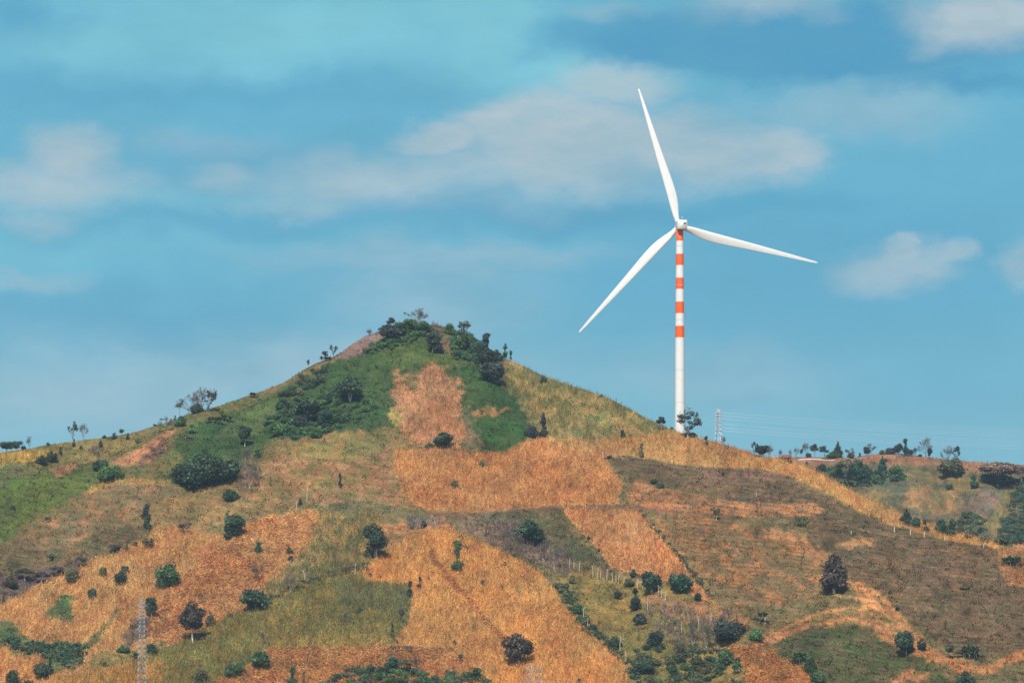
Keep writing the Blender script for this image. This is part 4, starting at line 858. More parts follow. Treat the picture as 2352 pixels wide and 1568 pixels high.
def tree(kind, x, y, w, h, col, label, bark='grey', trunk=.18, fork=0, lean=0.0, dens=1.5, group=None, thick=1.0):
    p, hill = ground(x, y)
    s = p[1] / F; W = w * s; H = h * s
    root = tag(empty(NAMES[kind], p), label, CATS[kind], group); TREES.append((label, x, y, w, h))
    ls = 0.23 + 0.010 * min(W, H)
    if hill == 2: ls *= 1.1
    c = CP[col] if isinstance(col, str) else col
    lx = lean * W
    if kind in ('round', 'bush', 'tall', 'cone', 'head', 'umbrella'):
        blobs = []
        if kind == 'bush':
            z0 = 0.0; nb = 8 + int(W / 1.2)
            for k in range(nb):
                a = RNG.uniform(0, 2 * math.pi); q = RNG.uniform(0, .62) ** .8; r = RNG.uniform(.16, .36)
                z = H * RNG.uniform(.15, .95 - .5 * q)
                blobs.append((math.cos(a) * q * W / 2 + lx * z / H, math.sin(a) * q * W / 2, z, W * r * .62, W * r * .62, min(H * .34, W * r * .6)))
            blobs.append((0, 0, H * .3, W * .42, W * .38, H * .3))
        elif kind == 'round':
            z0 = H * trunk; hc = (H - z0); nb = 14 + int(W / 1.1)
            for k in range(nb):
                u = unit(1)[0]; q = RNG.uniform(.4, .86)
                r = RNG.uniform(.12, .27)
                blobs.append((u[0] * q * W / 2 + lx, u[1] * q * W / 2, z0 + hc * .5 + u[2] * q * hc * .5, W * r, W * r, min(W * r * .85, hc * .26)))
            blobs.append((lx, 0, z0 + hc * .48, W * .3, W * .3, hc * .34))
            blobs = [(b[0], b[1], b[2] + (b[5] * .5 if b[2] < z0 + b[5] else 0), *b[3:]) for b in blobs]
        elif kind == 'tall':
            z0 = H * trunk; nb = 5 + int(H / 2.2)
            for k in range(nb):
                t = (k + .5) / nb; z = z0 + (H - z0) * t; rr = W * .5 * (.62 + .38 * math.sin(t * 7 + RNG.uniform(0, 3))) * (1 - .5 * t * t)
                a = RNG.uniform(0, 2 * math.pi)
                for _ in range(2):
                    a = RNG.uniform(0, 2 * math.pi); g = RNG.uniform(.15, .5)
                    blobs.append((math.cos(a) * rr * g + lx * t, math.sin(a) * rr * g, z + RNG.normal(0, H * .03), rr * RNG.uniform(.55, .85), rr * .7, max(rr * .6, H * .07)))
        elif kind == 'cone':
            z0 = H * trunk; nb = 7 + int(H / 1.6)
            for k in range(nb):
                t = k / (nb - 1.0); z = z0 + (H - z0) * (t * .92 + .04); rr = W * .5 * max(.14, (1 - t) ** (.75 if W < 10 else .42)) * (1 if t > .08 else .85)
                for j in range((3 if W < 10 else 6) if rr > 1.2 else 1):
                    a = RNG.uniform(0, 2 * math.pi); q = rr * (RNG.uniform(.35, .62) if rr > 1.2 else .15)
                    blobs.append((math.cos(a) * q, math.sin(a) * q, z, rr * .55 + .2, rr * .55 + .2, max(.5, H * .07)))
        elif kind == 'head':
            z0 = H * .42; nb = 11
            for k in range(nb):
                a = RNG.uniform(0, 2 * math.pi); q = RNG.uniform(.1, .75)
                blobs.append((math.cos(a) * q * W / 2 + lx, math.sin(a) * q * W / 2, z0 + (H - z0) * RNG.uniform(.15, .85), W * .2, W * .2, (H - z0) * .2))
        elif kind == 'umbrella':
            z0 = H * trunk; nb = 12 + int(W / 1.3)
            for k in range(nb):
                a = RNG.uniform(0, 2 * math.pi); q = RNG.uniform(0, .86) ** .6
                z = H * (.62 + .30 * (1 - q * q)) - RNG.uniform(0, .08) * H
                blobs.append((math.cos(a) * q * W / 2 + lx, math.sin(a) * q * W / 2, z, W * .10 + .5, W * .10 + .5, H * .10))
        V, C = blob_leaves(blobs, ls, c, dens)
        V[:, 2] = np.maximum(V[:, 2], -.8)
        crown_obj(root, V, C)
        if kind != 'bush':
            top = {'round': z0 + (H - z0) * .45, 'tall': H * .7, 'cone': H * .6, 'head': H * .7, 'umbrella': H * .68}[kind]
            make_trunk(root, H, top, max(.12, .015 * H + .009 * W) * thick, bark, fork, (lx, 0))
        else:
            make_trunk(root, H, H * .35, max(.07, .014 * H), 'dark', 2)
    elif kind in ('bare', 'sparse'):
        parts = []; top = H * (.20 if kind == 'bare' else .26)
        tr = make_trunk(root, H * .8, top, max(.11, .017 * H) * thick, bark, fork, (lx * .3, 0))
        for k in range(6 if H > 8 else 5):
            a = RNG.uniform(0, 2 * math.pi); d = np.array([math.cos(a) * W / H * .75, math.sin(a) * W / H * .75, RNG.uniform(.6, 1.1)]); d /= np.linalg.norm(d)
            limb(parts, np.array([lx * .3, 0, top * RNG.uniform(.6, 1.0)]), d, H * .30, max(.10, .012 * H), 4 if H > 8 else 3, .6, .02, thin=.065)
        V, Q = join(parts)
        # fit the twigs to the asked outline
        zm = V[:, 2].max(); V[:, 2] = np.where(V[:, 2] > top, top + (V[:, 2] - top) * (H - top) / (zm - top + 1e-6), V[:, 2])
        xm = np.abs(V[:, :2] - np.array([lx * .3, 0])).max(); V[:, :2] = np.array([lx * .3, 0]) + (V[:, :2] - np.array([lx * .3, 0])) * min(1.6, (W / 2) / xm)
        cb = np.array(BARKC[bark if bark != 'pale' else 'grey'])[None, :] * RNG.uniform(.8, 1.2, len(V))[:, None]
        br = mesh_obj('branches', V, Q, M_BARK, col=cb, parent=root)
        if kind == 'sparse':
            n = 22; idx = RNG.integers(0, len(V), n); zc = V[idx]
            blobs = [(*q, W * RNG.uniform(.05, .12), W * .08, H * RNG.uniform(.03, .07)) for q in zc]
            n2 = 90; zc = V[RNG.integers(0, len(V), n2)]; blobs += [(*q, W * .035, W * .035, H * .022) for q in zc]
            v, cc = blob_leaves(blobs, ls * .85, c, dens * .8); crown_obj(root, v, cc)
        else:
            # the last small leaves and twig ends that veil the branches
            n = int(140 + 10 * W * H); n = min(n, 1500); q = V[RNG.integers(0, len(V), n)]; q = q[q[:, 2] > top * .9] + RNG.normal(0, .35, (int((q[:, 2] > top * .9).sum()), 3))
            if len(q):
                v, cc = leaves(q, np.full(len(q), .16), unit(len(q)), np.array(c)[None, :] * RNG.uniform(.7, 1.3, len(q))[:, None]); crown_obj(root, v, cc, 'foliage')
    elif kind in ('palm', 'lonepalm'):
        fr = []; parts = []; n = 1 if kind == 'lonepalm' else max(2, int(W / 1.6))
        for k in range(n):
            ox = 0 if n == 1 else (-.5 + (k + .5) / n) * W * .75 + RNG.normal(0, .3); oy = RNG.normal(0, .5) if n > 1 else 0
            ht = H * (.86 if n == 1 else RNG.uniform(.2, .45))
            parts.append(tube([np.array([ox, oy, -.5]), np.array([ox, oy, ht * .5]), np.array([ox + RNG.normal(0, .1), oy, ht])], [.20, .17, .13] if n > 1 else [.16, .12, .10], 6))
            nf = 20 if n > 1 else 14
            for j in range(nf):
                a = 2 * math.pi * j / nf + RNG.uniform(-.3, .3); L = (H - ht) * RNG.uniform(.8, 1.35) if n > 1 else W * .62
                e = RNG.uniform(.3, 1.45) if n > 1 else RNG.uniform(-.2, .7)
                o = np.array([math.cos(a), math.sin(a), 0]); sd = np.array([-math.sin(a), math.cos(a), 0])
                prev = None
                for t in np.linspace(0, 1, 5):
                    q = np.array([ox, oy, ht]) + o * L * t * math.cos(e) * 1.0 + np.array([0, 0, 1]) * L * (t * math.sin(e) - .45 * t * t)
                    wd = (.42 if n > 1 else .26) * math.sin(math.pi * (.12 + .8 * t))
                    cur = (q - sd * wd, q + sd * wd)
                    if prev is not None: fr.append(np.stack([prev[0], prev[1], cur[1], cur[0]]))
                    prev = cur
        V = np.concatenate(fr); C = np.array(c)[None, :] * np.repeat(RNG.uniform(.7, 1.5, len(V) // 4), 4)[:, None]
        crown_obj(root, V, C, 'fronds')
        V, Q = join(parts); cb = np.array(BARKC[bark])[None, :] * np.ones((len(V), 1)); mesh_obj('trunk', V, Q, M_BARK, col=cb, parent=root)
    elif kind in ('stump', 'pole'):
        r = .22 if kind == 'stump' else .13
        parts = [tube([np.array([0, 0, -.5]), np.array([0, 0, H * .5]), np.array([lx + RNG.normal(0, .1), 0, H])], [r * 1.3 * thick, r * thick, r * .7 * thick], 6)]
        V, Q = join(parts); cb = np.array(BARKC[bark])[None, :] * RNG.uniform(.9, 1.1, len(V))[:, None]; mesh_obj('trunk', V, Q, M_BARK, col=cb, parent=root)
        parts = []
        for k in range(3 if kind == 'stump' else 4):
            d = unit(1)[0]; d[2] = abs(d[2]) + .5; d /= np.linalg.norm(d)
            limb(parts, np.array([lx * .8, 0, H * RNG.uniform(.6, .95)]), d, H * .16, .05, 1, .6, 0, .035)
        V, Q = join(parts); cb = np.array(BARKC[bark])[None, :] * RNG.uniform(.8, 1.1, len(V))[:, None]; mesh_obj('branches', V, Q, M_BARK, col=cb, parent=root)
    return root

def thicket(name, label, cat, poly, n, size, cols, flat=.7, lift=.3, minh=0.0):
    P = np.array(poly, float); out = []
    while len(out) < n:
        x = RNG.uniform(P[:, 0].min(), P[:, 0].max(), 400); y = RNG.uniform(P[:, 1].min(), P[:, 1].max(), 400)
        m = inpoly(x, y, poly); out += list(zip(x[m], y[m]))
    Vs, Cs = [], []
    for x, y in out[:n]:
        p, hill = ground(x, y); s = p[1] / F; r = RNG.uniform(*size) * s
        c = np.array(CP[cols[RNG.integers(0, len(cols))]])
        bl = [(p[0] + RNG.normal(0, r * .5), p[1] + RNG.normal(0, r * .5), p[2] + r * flat * lift + RNG.uniform(0, r * .6), r * RNG.uniform(.5, .8), r * .6, r * flat * RNG.uniform(.5, .8)) for _ in range(3)]
        V, C = blob_leaves(bl, .34 if hill == 1 else .42, c, 1.25, 500); Vs.append(V); Cs.append(C)
    V = np.concatenate(Vs); C = np.concatenate(Cs)
    return tag(mesh_obj(name, V, np.arange(len(V)).reshape(-1, 4), M_LEAF, col=C), label, cat, kind='stuff')
T = tree
# --- left skyline
T('round', 14, 1034, 34, 24, 'dark', 'broad dark tree at the left edge of the skyline', trunk=.3, fork=2)
T('round', 37, 1031, 26, 23, 'dark', 'dark round tree beside the broad one at the far left of the skyline', trunk=.25)
T('bush', 54, 1030, 14, 12, 'navy', 'small dark bush right of the two leftmost skyline trees')
T('bare', 68, 1029, 15, 29, 'grey', 'small bare grey tree alone near the far left skyline')
T('bush', 110, 1023, 9, 11, 'dark', 'tiny dark bush on the bare skyline between the two small bare trees')
T('sparse', 169, 1010, 28, 47, 'dark', 'tall thin sparse tree with tilted top on the left skyline', lean=-.35, dens=.7)
T('tall', 170, 1026, 10, 18, 'dark', 'short dark column shaped shrub just below the tall thin sparse tree')
T('bare', 192, 1012, 22, 43, 'grey', 'thin bare tree right of the tall sparse one on the left skyline', lean=-.1)
T('bush', 186, 1031, 9, 10, 'dark', 'little dark bush below the thin bare skyline tree')
T('bush', 240, 1006, 12, 7, 'dark', 'flat dark bush on the skyline left of the paired shrubs')
T('bush', 263, 1008, 15, 15, 'dark', 'left of the paired dark shrubs on the left skyline')
T('head', 278, 1001, 14, 18, 'dark', 'right of the paired dark shrubs on the left skyline')
T('tall', 293, 1010, 11, 15, 'dark', 'dark upright shrub right of the skyline pair')
T('bush', 317, 1017, 15, 13, 'olive', 'olive bush just under the skyline right of the paired shrubs')
T('tall', 231, 1027, 14, 17, 'olive', 'olive upright shrub above the bare grey thicket on the left slope')
T('bare', 222, 1048, 38, 26, 'brown', 'brown leafless shrub with several stems below the left skyline', fork=3)
T('tall', 139, 1046, 11, 20, 'dark', 'dark upright shrub at the right end of the left thicket')
T('bush', 96, 1066, 30, 22, 'dark', 'dark green bush at the low end of the left thicket')
T('bush', 118, 1060, 34, 24, 'dark', 'dark bush in the middle of the left thicket above the small bare patch')
T('bare', 378, 990, 40, 38, 'grey', 'leafless pale shrub at the top of the orange landslide')
T('lonepalm', 371, 984, 14, 26, 'dark', 'small palm head above the leafless shrub by the landslide', bark='grey')
T('bush', 356, 978, 9, 6, 'dark', 'tiny bush on the skyline left of the landslide top')
T('tall', 402, 965, 8, 11, 'navy', 'tiny dark shrub on the skyline right of the landslide top')
T('bush', 412, 978, 32, 22, 'green', 'green bush just right of the landslide top')
T('lonepalm', 412, 952, 18, 36, 'navy', 'thin palm at the left of the skyline tree cluster', bark='grey')
T('bare', 434, 950, 66, 54, 'grey', 'pale bare tree in the skyline cluster on the left ridge', fork=2)
T('bush', 454, 947, 34, 22, 'navy', 'dark navy bush at the foot of the skyline cluster')
T('bare', 464, 945, 60, 58, 'grey', 'tallest bare tree of the skyline cluster on the left ridge')
T('sparse', 478, 946, 44, 52, 'navy', 'dark leafy tree closing the skyline cluster on its right', dens=1.2)
T('palm', 495, 972, 40, 20, 'green', 'left half of the low banana row under the skyline cluster')
T('palm', 520, 967, 32, 20, 'green', 'right half of the low banana row under the skyline cluster')
T('bush', 442, 994, 28, 18, 'bright', 'fresh green bush above the pale agave on the left slope')
T('palm', 430, 1006, 16, 13, (.30, .33, .20), 'pale spiky agave on the left slope', bark='pale')
T('palm', 580, 914, 15, 18, 'navy', 'dark spiky plant alone on the skyline halfway up the left ridge', bark='dark')
T('bare', 359, 1044, 30, 20, 'purple', 'dark leafless shrub on the orange landslide')
T('round', 231, 1082, 38, 26, 'dark', 'upper dark tree of the group left of the landslide foot', trunk=.05)
T('round', 246, 1108, 44, 38, 'bright', 'bright green tree at the foot of the landslide', trunk=.05)
T('bush', 273, 1100, 32, 22, 'green', 'green bush between the bright tree and the landslide rocks')
# --- big dark bushes of the left slope
T('round', 432, 1122, 84, 58, 'dark', 'left part of the huge dark thicket tree on the left slope', trunk=.02)
T('round', 478, 1112, 92, 66, 'dark', 'middle and highest part of the huge dark thicket tree on the left slope', trunk=.02)
T('round', 520, 1100, 62, 46, 'dark', 'right part of the huge dark thicket tree on the left slope', trunk=.02)
T('round', 562, 1024, 32, 48, 'dark', 'dark tree with a pale forked trunk above the bare brown trees', bark='pale', trunk=.3)
T('bare', 567, 1078, 36, 52, 'purple', 'greyish bare tree under the dark pale trunked tree', bark='grey', fork=2)
T('bare', 573, 1120, 44, 46, 'purple', 'lower bare tree with pale trunk beside the huge dark thicket', bark='pale')
T('bush', 590, 1052, 20, 30, 'bright', 'bright green bush left of the leafy hollow below the peak')
T('bare', 588, 1098, 36, 30, 'olive', 'olive haze of bare shrub right of the huge dark thicket')
T('bush', 530, 1150, 44, 26, 'dark', 'dark bush under the right end of the huge thicket')
# --- peak, left flank
T('head', 708, 832, 8, 18, 'dark', 'tiny thin tree farthest down the left flank of the peak')
T('head', 747, 819, 17, 20, 'navy', 'small round headed dark tree on the left flank skyline')
T('sparse', 765, 818, 22, 29, 'dark', 'sparse leaning tree beside the round headed one on the left flank', lean=.15, dens=.8)
T('palm', 748, 830, 30, 16, 'dark', 'dark banana clump under the two small trees on the left flank')
T('bare', 847, 772, 17, 18, 'grey', 'little bare tree on the mauve skyline slope')
T('head', 897, 748, 24, 25, 'navy', 'dark round headed tree above the left end of the summit wood')
T('round', 894, 786, 42, 44, 'navy', 'big dark tree with pale trunk at the left end of the summit wood', bark='pale', trunk=.22)
T('round', 916, 775, 38, 36, 'dark', 'dark tree right of the pale trunked one in the summit wood', bark='pale', trunk=.2)
T('lonepalm', 930, 738, 9, 34, 'navy', 'very thin lone palm standing over the summit', bark='grey')
T('bare', 960, 748, 60, 42, 'grey', 'airy bare grey tree crowning the summit', fork=2, dens=1)
T('round', 941, 760, 38, 30, 'green', 'dense green tree on the very top, left of the bare grey tree', trunk=.05)
T('round', 966, 764, 36, 28, 'green', 'dense green tree on the very top, under the bare grey tree', trunk=.05)
T('bare', 1000, 764, 30, 28, 'brown', 'brown leafless shrub right of the summit top', fork=2)
T('round', 992, 812, 36, 50, 'navy', 'navy dark tree hanging below the summit on the front slope', bark='pale', trunk=.12, lean=.12)
T('round', 1003, 810, 28, 26, 'navy', 'lower right half of the navy dark tree below the summit', trunk=.05)
T('bush', 1034, 768, 34, 22, 'green', 'low green bush on the summit skyline between the bare shrub and the airy tree')
T('sparse', 1066, 782, 38, 46, 'dark', 'airy half leafy tree on the skyline right of the summit', dens=1.3)
T('bush', 1085, 800, 40, 32, 'teal', 'green bush under the airy half leafy tree')
T('round', 1060, 800, 38, 32, 'green', 'rounded green tree in the right summit wood', trunk=.05)
T('round', 1098, 815, 34, 34, 'teal', 'green tree at the low right end of the summit wood', trunk=.05)
T('tall', 1118, 822, 30, 56, 'navy', 'tall dark tree breaking the skyline right of the summit', bark='dark', trunk=.05)
T('round', 1123, 838, 50, 36, 'navy', 'dark round tree directly under the tall skyline one', trunk=.05)
T('round', 1128, 876, 60, 50, 'navy', 'largest dark navy tree on the right flank of the peak', trunk=.05)
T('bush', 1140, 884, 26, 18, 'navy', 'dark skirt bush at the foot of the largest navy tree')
T('tall', 1160, 826, 14, 36, 'green', 'left green column shrub on the right flank skyline')
T('tall', 1173, 828, 11, 24, 'green', 'right and shorter green column shrub on the right flank skyline')
T('bush', 1148, 826, 22, 20, 'green', 'green bush left of the two column shrubs')
T('round', 804, 922, 64, 52, 'dark', 'dark green tree with a bright forked trunk in the hollow left of the peach field', bark='pale', trunk=.3, fork=2, thick=1.4)
T('round', 703, 970, 62, 54, 'dark', 'dark spreading tree on twin white trunks in the leafy hollow', bark='pale', trunk=.34, fork=2, thick=1.3)
T('bush', 690, 978, 44, 24, 'navy', 'dark bush beneath the twin trunked tree')
T('round', 640, 1000, 40, 30, 'bright', 'bright green bush tree at the left of the leafy hollow', trunk=.03)
T('round', 750, 975, 44, 34, 'teal', 'green tree between the twin trunked and the forked one', trunk=.05)
T('bush', 725, 1004, 34, 24, 'bright', 'fresh green bush at the bottom of the leafy hollow')
T('bush', 785, 968, 40, 26, 'green', 'green bush under the bright forked trunk')
T('palm', 752, 986, 22, 20, (.10, .17, .07), 'light green banana plant in the leafy hollow')
T('bush', 650, 940, 40, 24, 'dark', 'dark low bush up slope left of the leafy hollow')
T('bush', 720, 890, 26, 24, 'dark', 'small dark bush high above the leafy hollow')
T('bush', 792, 890, 44, 22, 'dark', 'flat dark bush above the tree with the forked trunk')
T('round', 1016, 1026, 46, 30, 'dark', 'dark green domed tree with a leaning pale trunk under the peach field', bark='pale', trunk=.15)
T('pole', 993, 1018, 6, 17, 'grey', 'short bright trunk left of the domed tree under the peach field', bark='pale', lean=.3)
T('bush', 985, 1028, 26, 10, 'dark', 'low dark bush left of the domed tree')
T('bush', 1107, 1072, 16, 17, 'teal', 'small round shrub alone in the upper middle of the reddish field')
T('bush', 1045, 1120, 20, 22, 'olive', 'olive shrub in the lower middle of the reddish field')
T('tall', 781, 1119, 15, 30, 'navy', 'dark slim shrub with a bare stem in the brown scrub left of the reddish field', trunk=.2)
T('pole', 705, 1152, 5, 34, 'grey', 'thin bare pole tree in the scrub left of the slim dark shrub', bark='pale')
T('pole', 681, 1176, 5, 26, 'grey', 'pale thin pole at the lower edge of the brown scrub', bark='pale')
T('bush', 690, 1160, 12, 14, 'navy', 'small dark bush beside the thin poles of the brown scrub')
# --- shoulder and ridge
T('tall', 1249, 1004, 24, 54, 'navy', 'bluish tall shrub where the green band meets the golden shoulder', trunk=.05)
T('bush', 1219, 1002, 44, 22, 'navy', 'low bluish bush left of the tall one on the golden shoulder')
T('bush', 1248, 879, 22, 18, 'dark', 'dark green bush on the upper right skyline of the peak')
T('bush', 1381, 912, 11, 6, 'dark', 'tiny dark bush halfway down the right skyline')
T('bush', 1312, 892, 8, 5, 'olive', 'tiny olive bush on the right skyline above the shoulder')
T('bush', 1431, 1005, 14, 22, 'dark', 'small dark bush on the shoulder left of the turbine')
T('head', 1519, 986, 22, 32, 'navy', 'small round headed tree on a pale stem left of the turbine foot', bark='pale')
T('bush', 1543, 984, 9, 8, 'navy', 'tiny dark bush right beside the turbine foot')
T('sparse', 1580, 1006, 62, 76, 'navy', 'airy tree half hiding the turbine foot', bark='pale', dens=1.1, thick=1.3)
T('bush', 1588, 1004, 34, 11, 'navy', 'dark low leaf clump standing in for the tree shadow behind the pale trunk at the turbine foot')  # low navy leaves added as the cast shadow of the airy tree
T('tall', 1622, 1024, 14, 22, 'dark', 'dark upright shrub on the ridge right of the turbine')
T('bare', 1661, 1018, 14, 18, 'grey', 'faint bare shrub at the foot of the far pylon')
T('tall', 1474, 1050, 17, 31, 'olive', 'olive slim shrub above the dark fallow field')
T('stump', 1385, 1050, 5, 13, 'grey', 'pale dead stump at the corner of the dark fallow field', bark='pale')
T('bush', 1400, 1052, 14, 7, 'navy', 'flat dark bush right of the pale stump at the fallow corner')
T('bush', 1502, 1110, 20, 10, 'dark', 'low dark bush in the lower part of the fallow field')
T('bush', 1517, 1120, 20, 14, 'dark', 'dark bush at the tip where fallow and pink strip meet')
T('bush', 1660, 1092, 9, 9, 'navy', 'tiny bush in the middle of the dark fallow field')
# --- far ridge, right
T('sparse', 1734, 1048, 24, 34, 'navy', 'leftmost dark spiky tree on the far ridge', dens=1.5)
T('round', 1753, 1048, 32, 24, 'navy', 'dark wide tree beside the leftmost one on the far ridge', trunk=.2)
T('bare', 1768, 1049, 15, 30, 'grey', 'faint bare tree behind the wide dark tree on the far ridge')
T('bare', 1791, 1052, 12, 22, 'grey', 'faint bare tree left of the red roofed hut')
T('bare', 1814, 1050, 10, 18, 'grey', 'faint bare tree behind the red roofed hut')
T('bare', 1828, 1052, 16, 24, 'grey', 'bare tree just right of the red roofed hut')
T('head', 1841, 1050, 9, 22, 'navy', 'thin dark topped tree above the pale wall')
T('bare', 1852, 1049, 20, 34, 'grey', 'tall faint bare tree above the pale wall')
T('bush', 1857, 1049, 16, 9, 'navy', 'dark bush standing on the left of the pale wall')
T('head', 1871, 1050, 22, 32, 'navy', 'round topped dark tree above the middle of the pale wall', fork=2)
T('head', 1893, 1050, 22, 27, 'navy', 'broad topped dark tree above the right of the pale wall')
T('cone', 1925, 1048, 22, 38, 'navy', 'pointed dark tree on the far ridge behind a green bush')
T('bush', 1917, 1050, 40, 16, 'green', 'long green bush below the pointed dark tree')
T('bush', 1954, 1050, 20, 16, 'navy', 'round dark bush right of the pointed tree on the far ridge')
T('sparse', 1952, 1050, 26, 24, 'grey', 'thin half bare tree over the round dark bush on the far ridge', dens=.5)
T('tall', 1975, 1048, 7, 9, 'navy', 'tiny dark shrub left of the knoll on the far ridge')
T('round', 1990, 1046, 18, 20, 'navy', 'dark tree at the left foot of the far knoll', trunk=.1)
T('sparse', 2002, 1044, 24, 28, 'grey', 'half bare leaning tree on the left of the far knoll', dens=.7)
T('bush', 2027, 1043, 18, 10, 'olive', 'low olive bush on top of the far knoll')
T('bush', 2045, 1042, 26, 16, 'navy', 'broad dark bush on the right of the far knoll')
T('round', 2064, 1043, 22, 25, 'navy', 'dark round tree on the right of the far knoll', trunk=.1)
T('tall', 2080, 1046, 18, 38, 'navy', 'tallest dark pointed tree on the right side of the far knoll')
T('round', 2091, 1047, 14, 16, 'navy', 'low dark tree right of the tallest pointed one on the knoll', trunk=.1)
T('sparse', 2102, 1047, 14, 20, 'navy', 'small airy tree between the pointed and the gaunt tree')
T('bush', 2113, 1048, 10, 6, 'navy', 'tiny bush left of the gaunt bare tree on the far ridge')
T('bare', 2127, 1050, 38, 48, 'purple', 'gaunt branching bare tree on the far ridge', thick=1.6)
T('round', 2135, 1050, 14, 24, 'navy', 'dark leafy shrub against the trunk of the gaunt bare tree', trunk=.1)
T('bare', 2176, 1060, 36, 38, 'purple', 'airy greyish tree above the big olive bush on the far hill', fork=2)
T('sparse', 2199, 1066, 24, 44, 'navy', 'tall ragged tree right of the airy greyish one on the far ridge')
T('round', 2184, 1092, 56, 42, 'olive', 'big olive green bushy tree on the far hill crest', trunk=.04)
T('umbrella', 2292, 1116, 104, 56, 'brown', 'wide brown flat topped tree on pale forked trunks at the right', bark='pale', trunk=.4, fork=2)
T('umbrella', 2345, 1112, 60, 44, 'brown', 'second brown flat topped tree cut by the right edge', bark='pale', trunk=.4, fork=2)
T('bush', 2290, 1110, 90, 22, 'navy', 'dark leaf mass standing in for the shadow beneath the wide brown flat topped tree')  # navy leaves added to darken the shade under the flat crown
T('umbrella', 1943, 1102, 50, 48, 'olive', 'olive spreading tree on pale stems at the left of the far hill', bark='pale', trunk=.3, fork=2)
T('round', 1972, 1104, 42, 46, 'teal', 'dark blue green tree right of the spreading olive one on the far hill', trunk=.05)
T('bush', 1887, 1084, 26, 20, 'navy', 'dark bush peeping over the golden strip on the far hill')
T('cone', 2027, 1094, 24, 48, 'teal', 'slender conifer in the middle of the far hill')
T('round', 2057, 1096, 32, 28, 'green', 'green rounded tree right of the slender conifer', trunk=.05)
T('palm', 1945, 1116, 44, 16, 'teal', 'banana clump at the foot of the olive spreading tree')
T('palm', 1985, 1116, 44, 14, 'teal', 'banana clump under the blue green tree on the far hill')
T('palm', 2020, 1108, 26, 12, 'green', 'small banana clump below the slender conifer')
T('bush', 2181, 1124, 19, 17, 'teal', 'round blue green bush above the far brown maize field')
T('tall', 2237, 1122, 21, 30, 'teal', 'upright green bush between the olive tree and the flat topped one')
T('bush', 2036, 1060, 12, 8, 'olive', 'little olive bush on the front of the far knoll')
T('bush', 1853, 1066, 9, 8, 'olive', 'tiny olive bush below the pale wall')
T('bush', 1816, 1064, 11, 9, 'navy', 'tiny dark bush in front of the red roofed hut')
T('cone', 2082, 1204, 30, 36, 'navy', 'dark pointed tree at the lower end of the golden strip')
T('bush', 2104, 1210, 28, 28, 'teal', 'dark green bushy tree right of the pointed one on the strip end')
T('sparse', 2129, 1218, 22, 28, 'olive', 'ragged olive tree in the middle of the row over the fallow')
T('bush', 2127, 1219, 16, 12, 'navy', 'dark bush at the foot of the ragged olive tree')
T('bush', 2161, 1224, 34, 36, 'teal', 'broad blue green tree in the row at the fallow top edge')
T('tall', 2187, 1230, 26, 36, 'dark', 'dark tree closing the row at the fallow top edge')
T('bush', 2224, 1235, 20, 10, 'purple', 'low purple brown bush in the last gap of the golden strip')
T('palm', 2300, 1250, 44, 16, 'bright', 'low row of banana plants at the end of the golden strip')
T('palm', 2262, 1244, 26, 12, 'green', 'small banana clump behind the thin pale pole tree')
T('stump', 2054, 1222, 7, 14, 'grey', 'leftmost pale stump on the fallow top edge', bark='pale', fork=2)
T('stump', 2091, 1228, 7, 13, 'grey', 'second pale stump from the left on the fallow top edge', bark='pale')
T('stump', 2123, 1232, 6, 11, 'grey', 'third pale stump from the left on the fallow top edge', bark='pale')
T('stump', 2170, 1240, 6, 9, 'grey', 'rightmost pale stump on the fallow top edge', bark='pale')
T('stump', 1955, 1226, 4, 7, 'grey', 'tiny pale stump alone above the small pink patch', bark='pale')
T('bare', 2259, 1258, 20, 42, (.30, .26, .14), 'thin pale yellowish pole tree with a forked top at the right', bark='pale')
# --- right slope
T('bush', 1843, 1206, 34, 20, 'olive', 'flat olive bush with dark foot on the right slope')
T('round', 1645, 1194, 17, 28, 'olive', 'small olive tree on a white stem by the dark path', bark='pale', trunk=.4)
T('pole', 1737, 1140, 4, 10, 'grey', 'tiny dead stick on the right slope of the fallow', bark='pale')
T('cone', 1916, 1362, 66, 92, 'purple', 'big dark purple grey cone shaped tree on a short pale trunk at right', bark='pale', trunk=.13, thick=1.5)
T('palm', 2325, 1300, 52, 34, 'green', 'lush banana clump in the pinkish plot at the right edge', bark='pale')
T('round', 2081, 1502, 50, 54, 'dark', 'dark green tree with shaded foot low on the right slope', bark='pale', trunk=.06)
T('bush', 2117, 1492, 26, 26, 'dark', 'dark bush right of the dark green tree low on the right slope')
T('head', 2178, 1512, 24, 34, 'dark', 'small dark tree in two tiers beside the banana clump at lower right')
T('palm', 2227, 1510, 50, 42, (.10, .13, .06), 'large pale green banana clump at lower right', bark='pale')
T('palm', 1836, 1520, 46, 32, 'green', 'banana clump on the border of the lower right orange wedge', bark='pale')
T('bush', 1862, 1545, 36, 44, 'green', 'green bush under the lower right banana clump')
T('bush', 1880, 1566, 40, 24, 'green', 'green bush touching the bottom edge right of the orange wedge')
T('palm', 1750, 1430, 18, 34, 'olive', 'small upright banana plant left of the orange path', bark='pale')
T('bush', 1735, 1470, 36, 28, 'bright', 'bright green mound bush at the left end of the orange path')
T('bush', 2218, 1574, 56, 30, 'dark', 'dark bush cut by the bottom edge at lower right')
T('bush', 2061, 1402, 13, 14, 'dark', 'tiny dark bush right of the tilled rows')
T('bush', 2045, 1362, 12, 8, 'green', 'faint green tuft bush on the dark right slope')
T('bush', 2215, 1352, 26, 10, 'olive', 'low olive bush on the dark right slope')
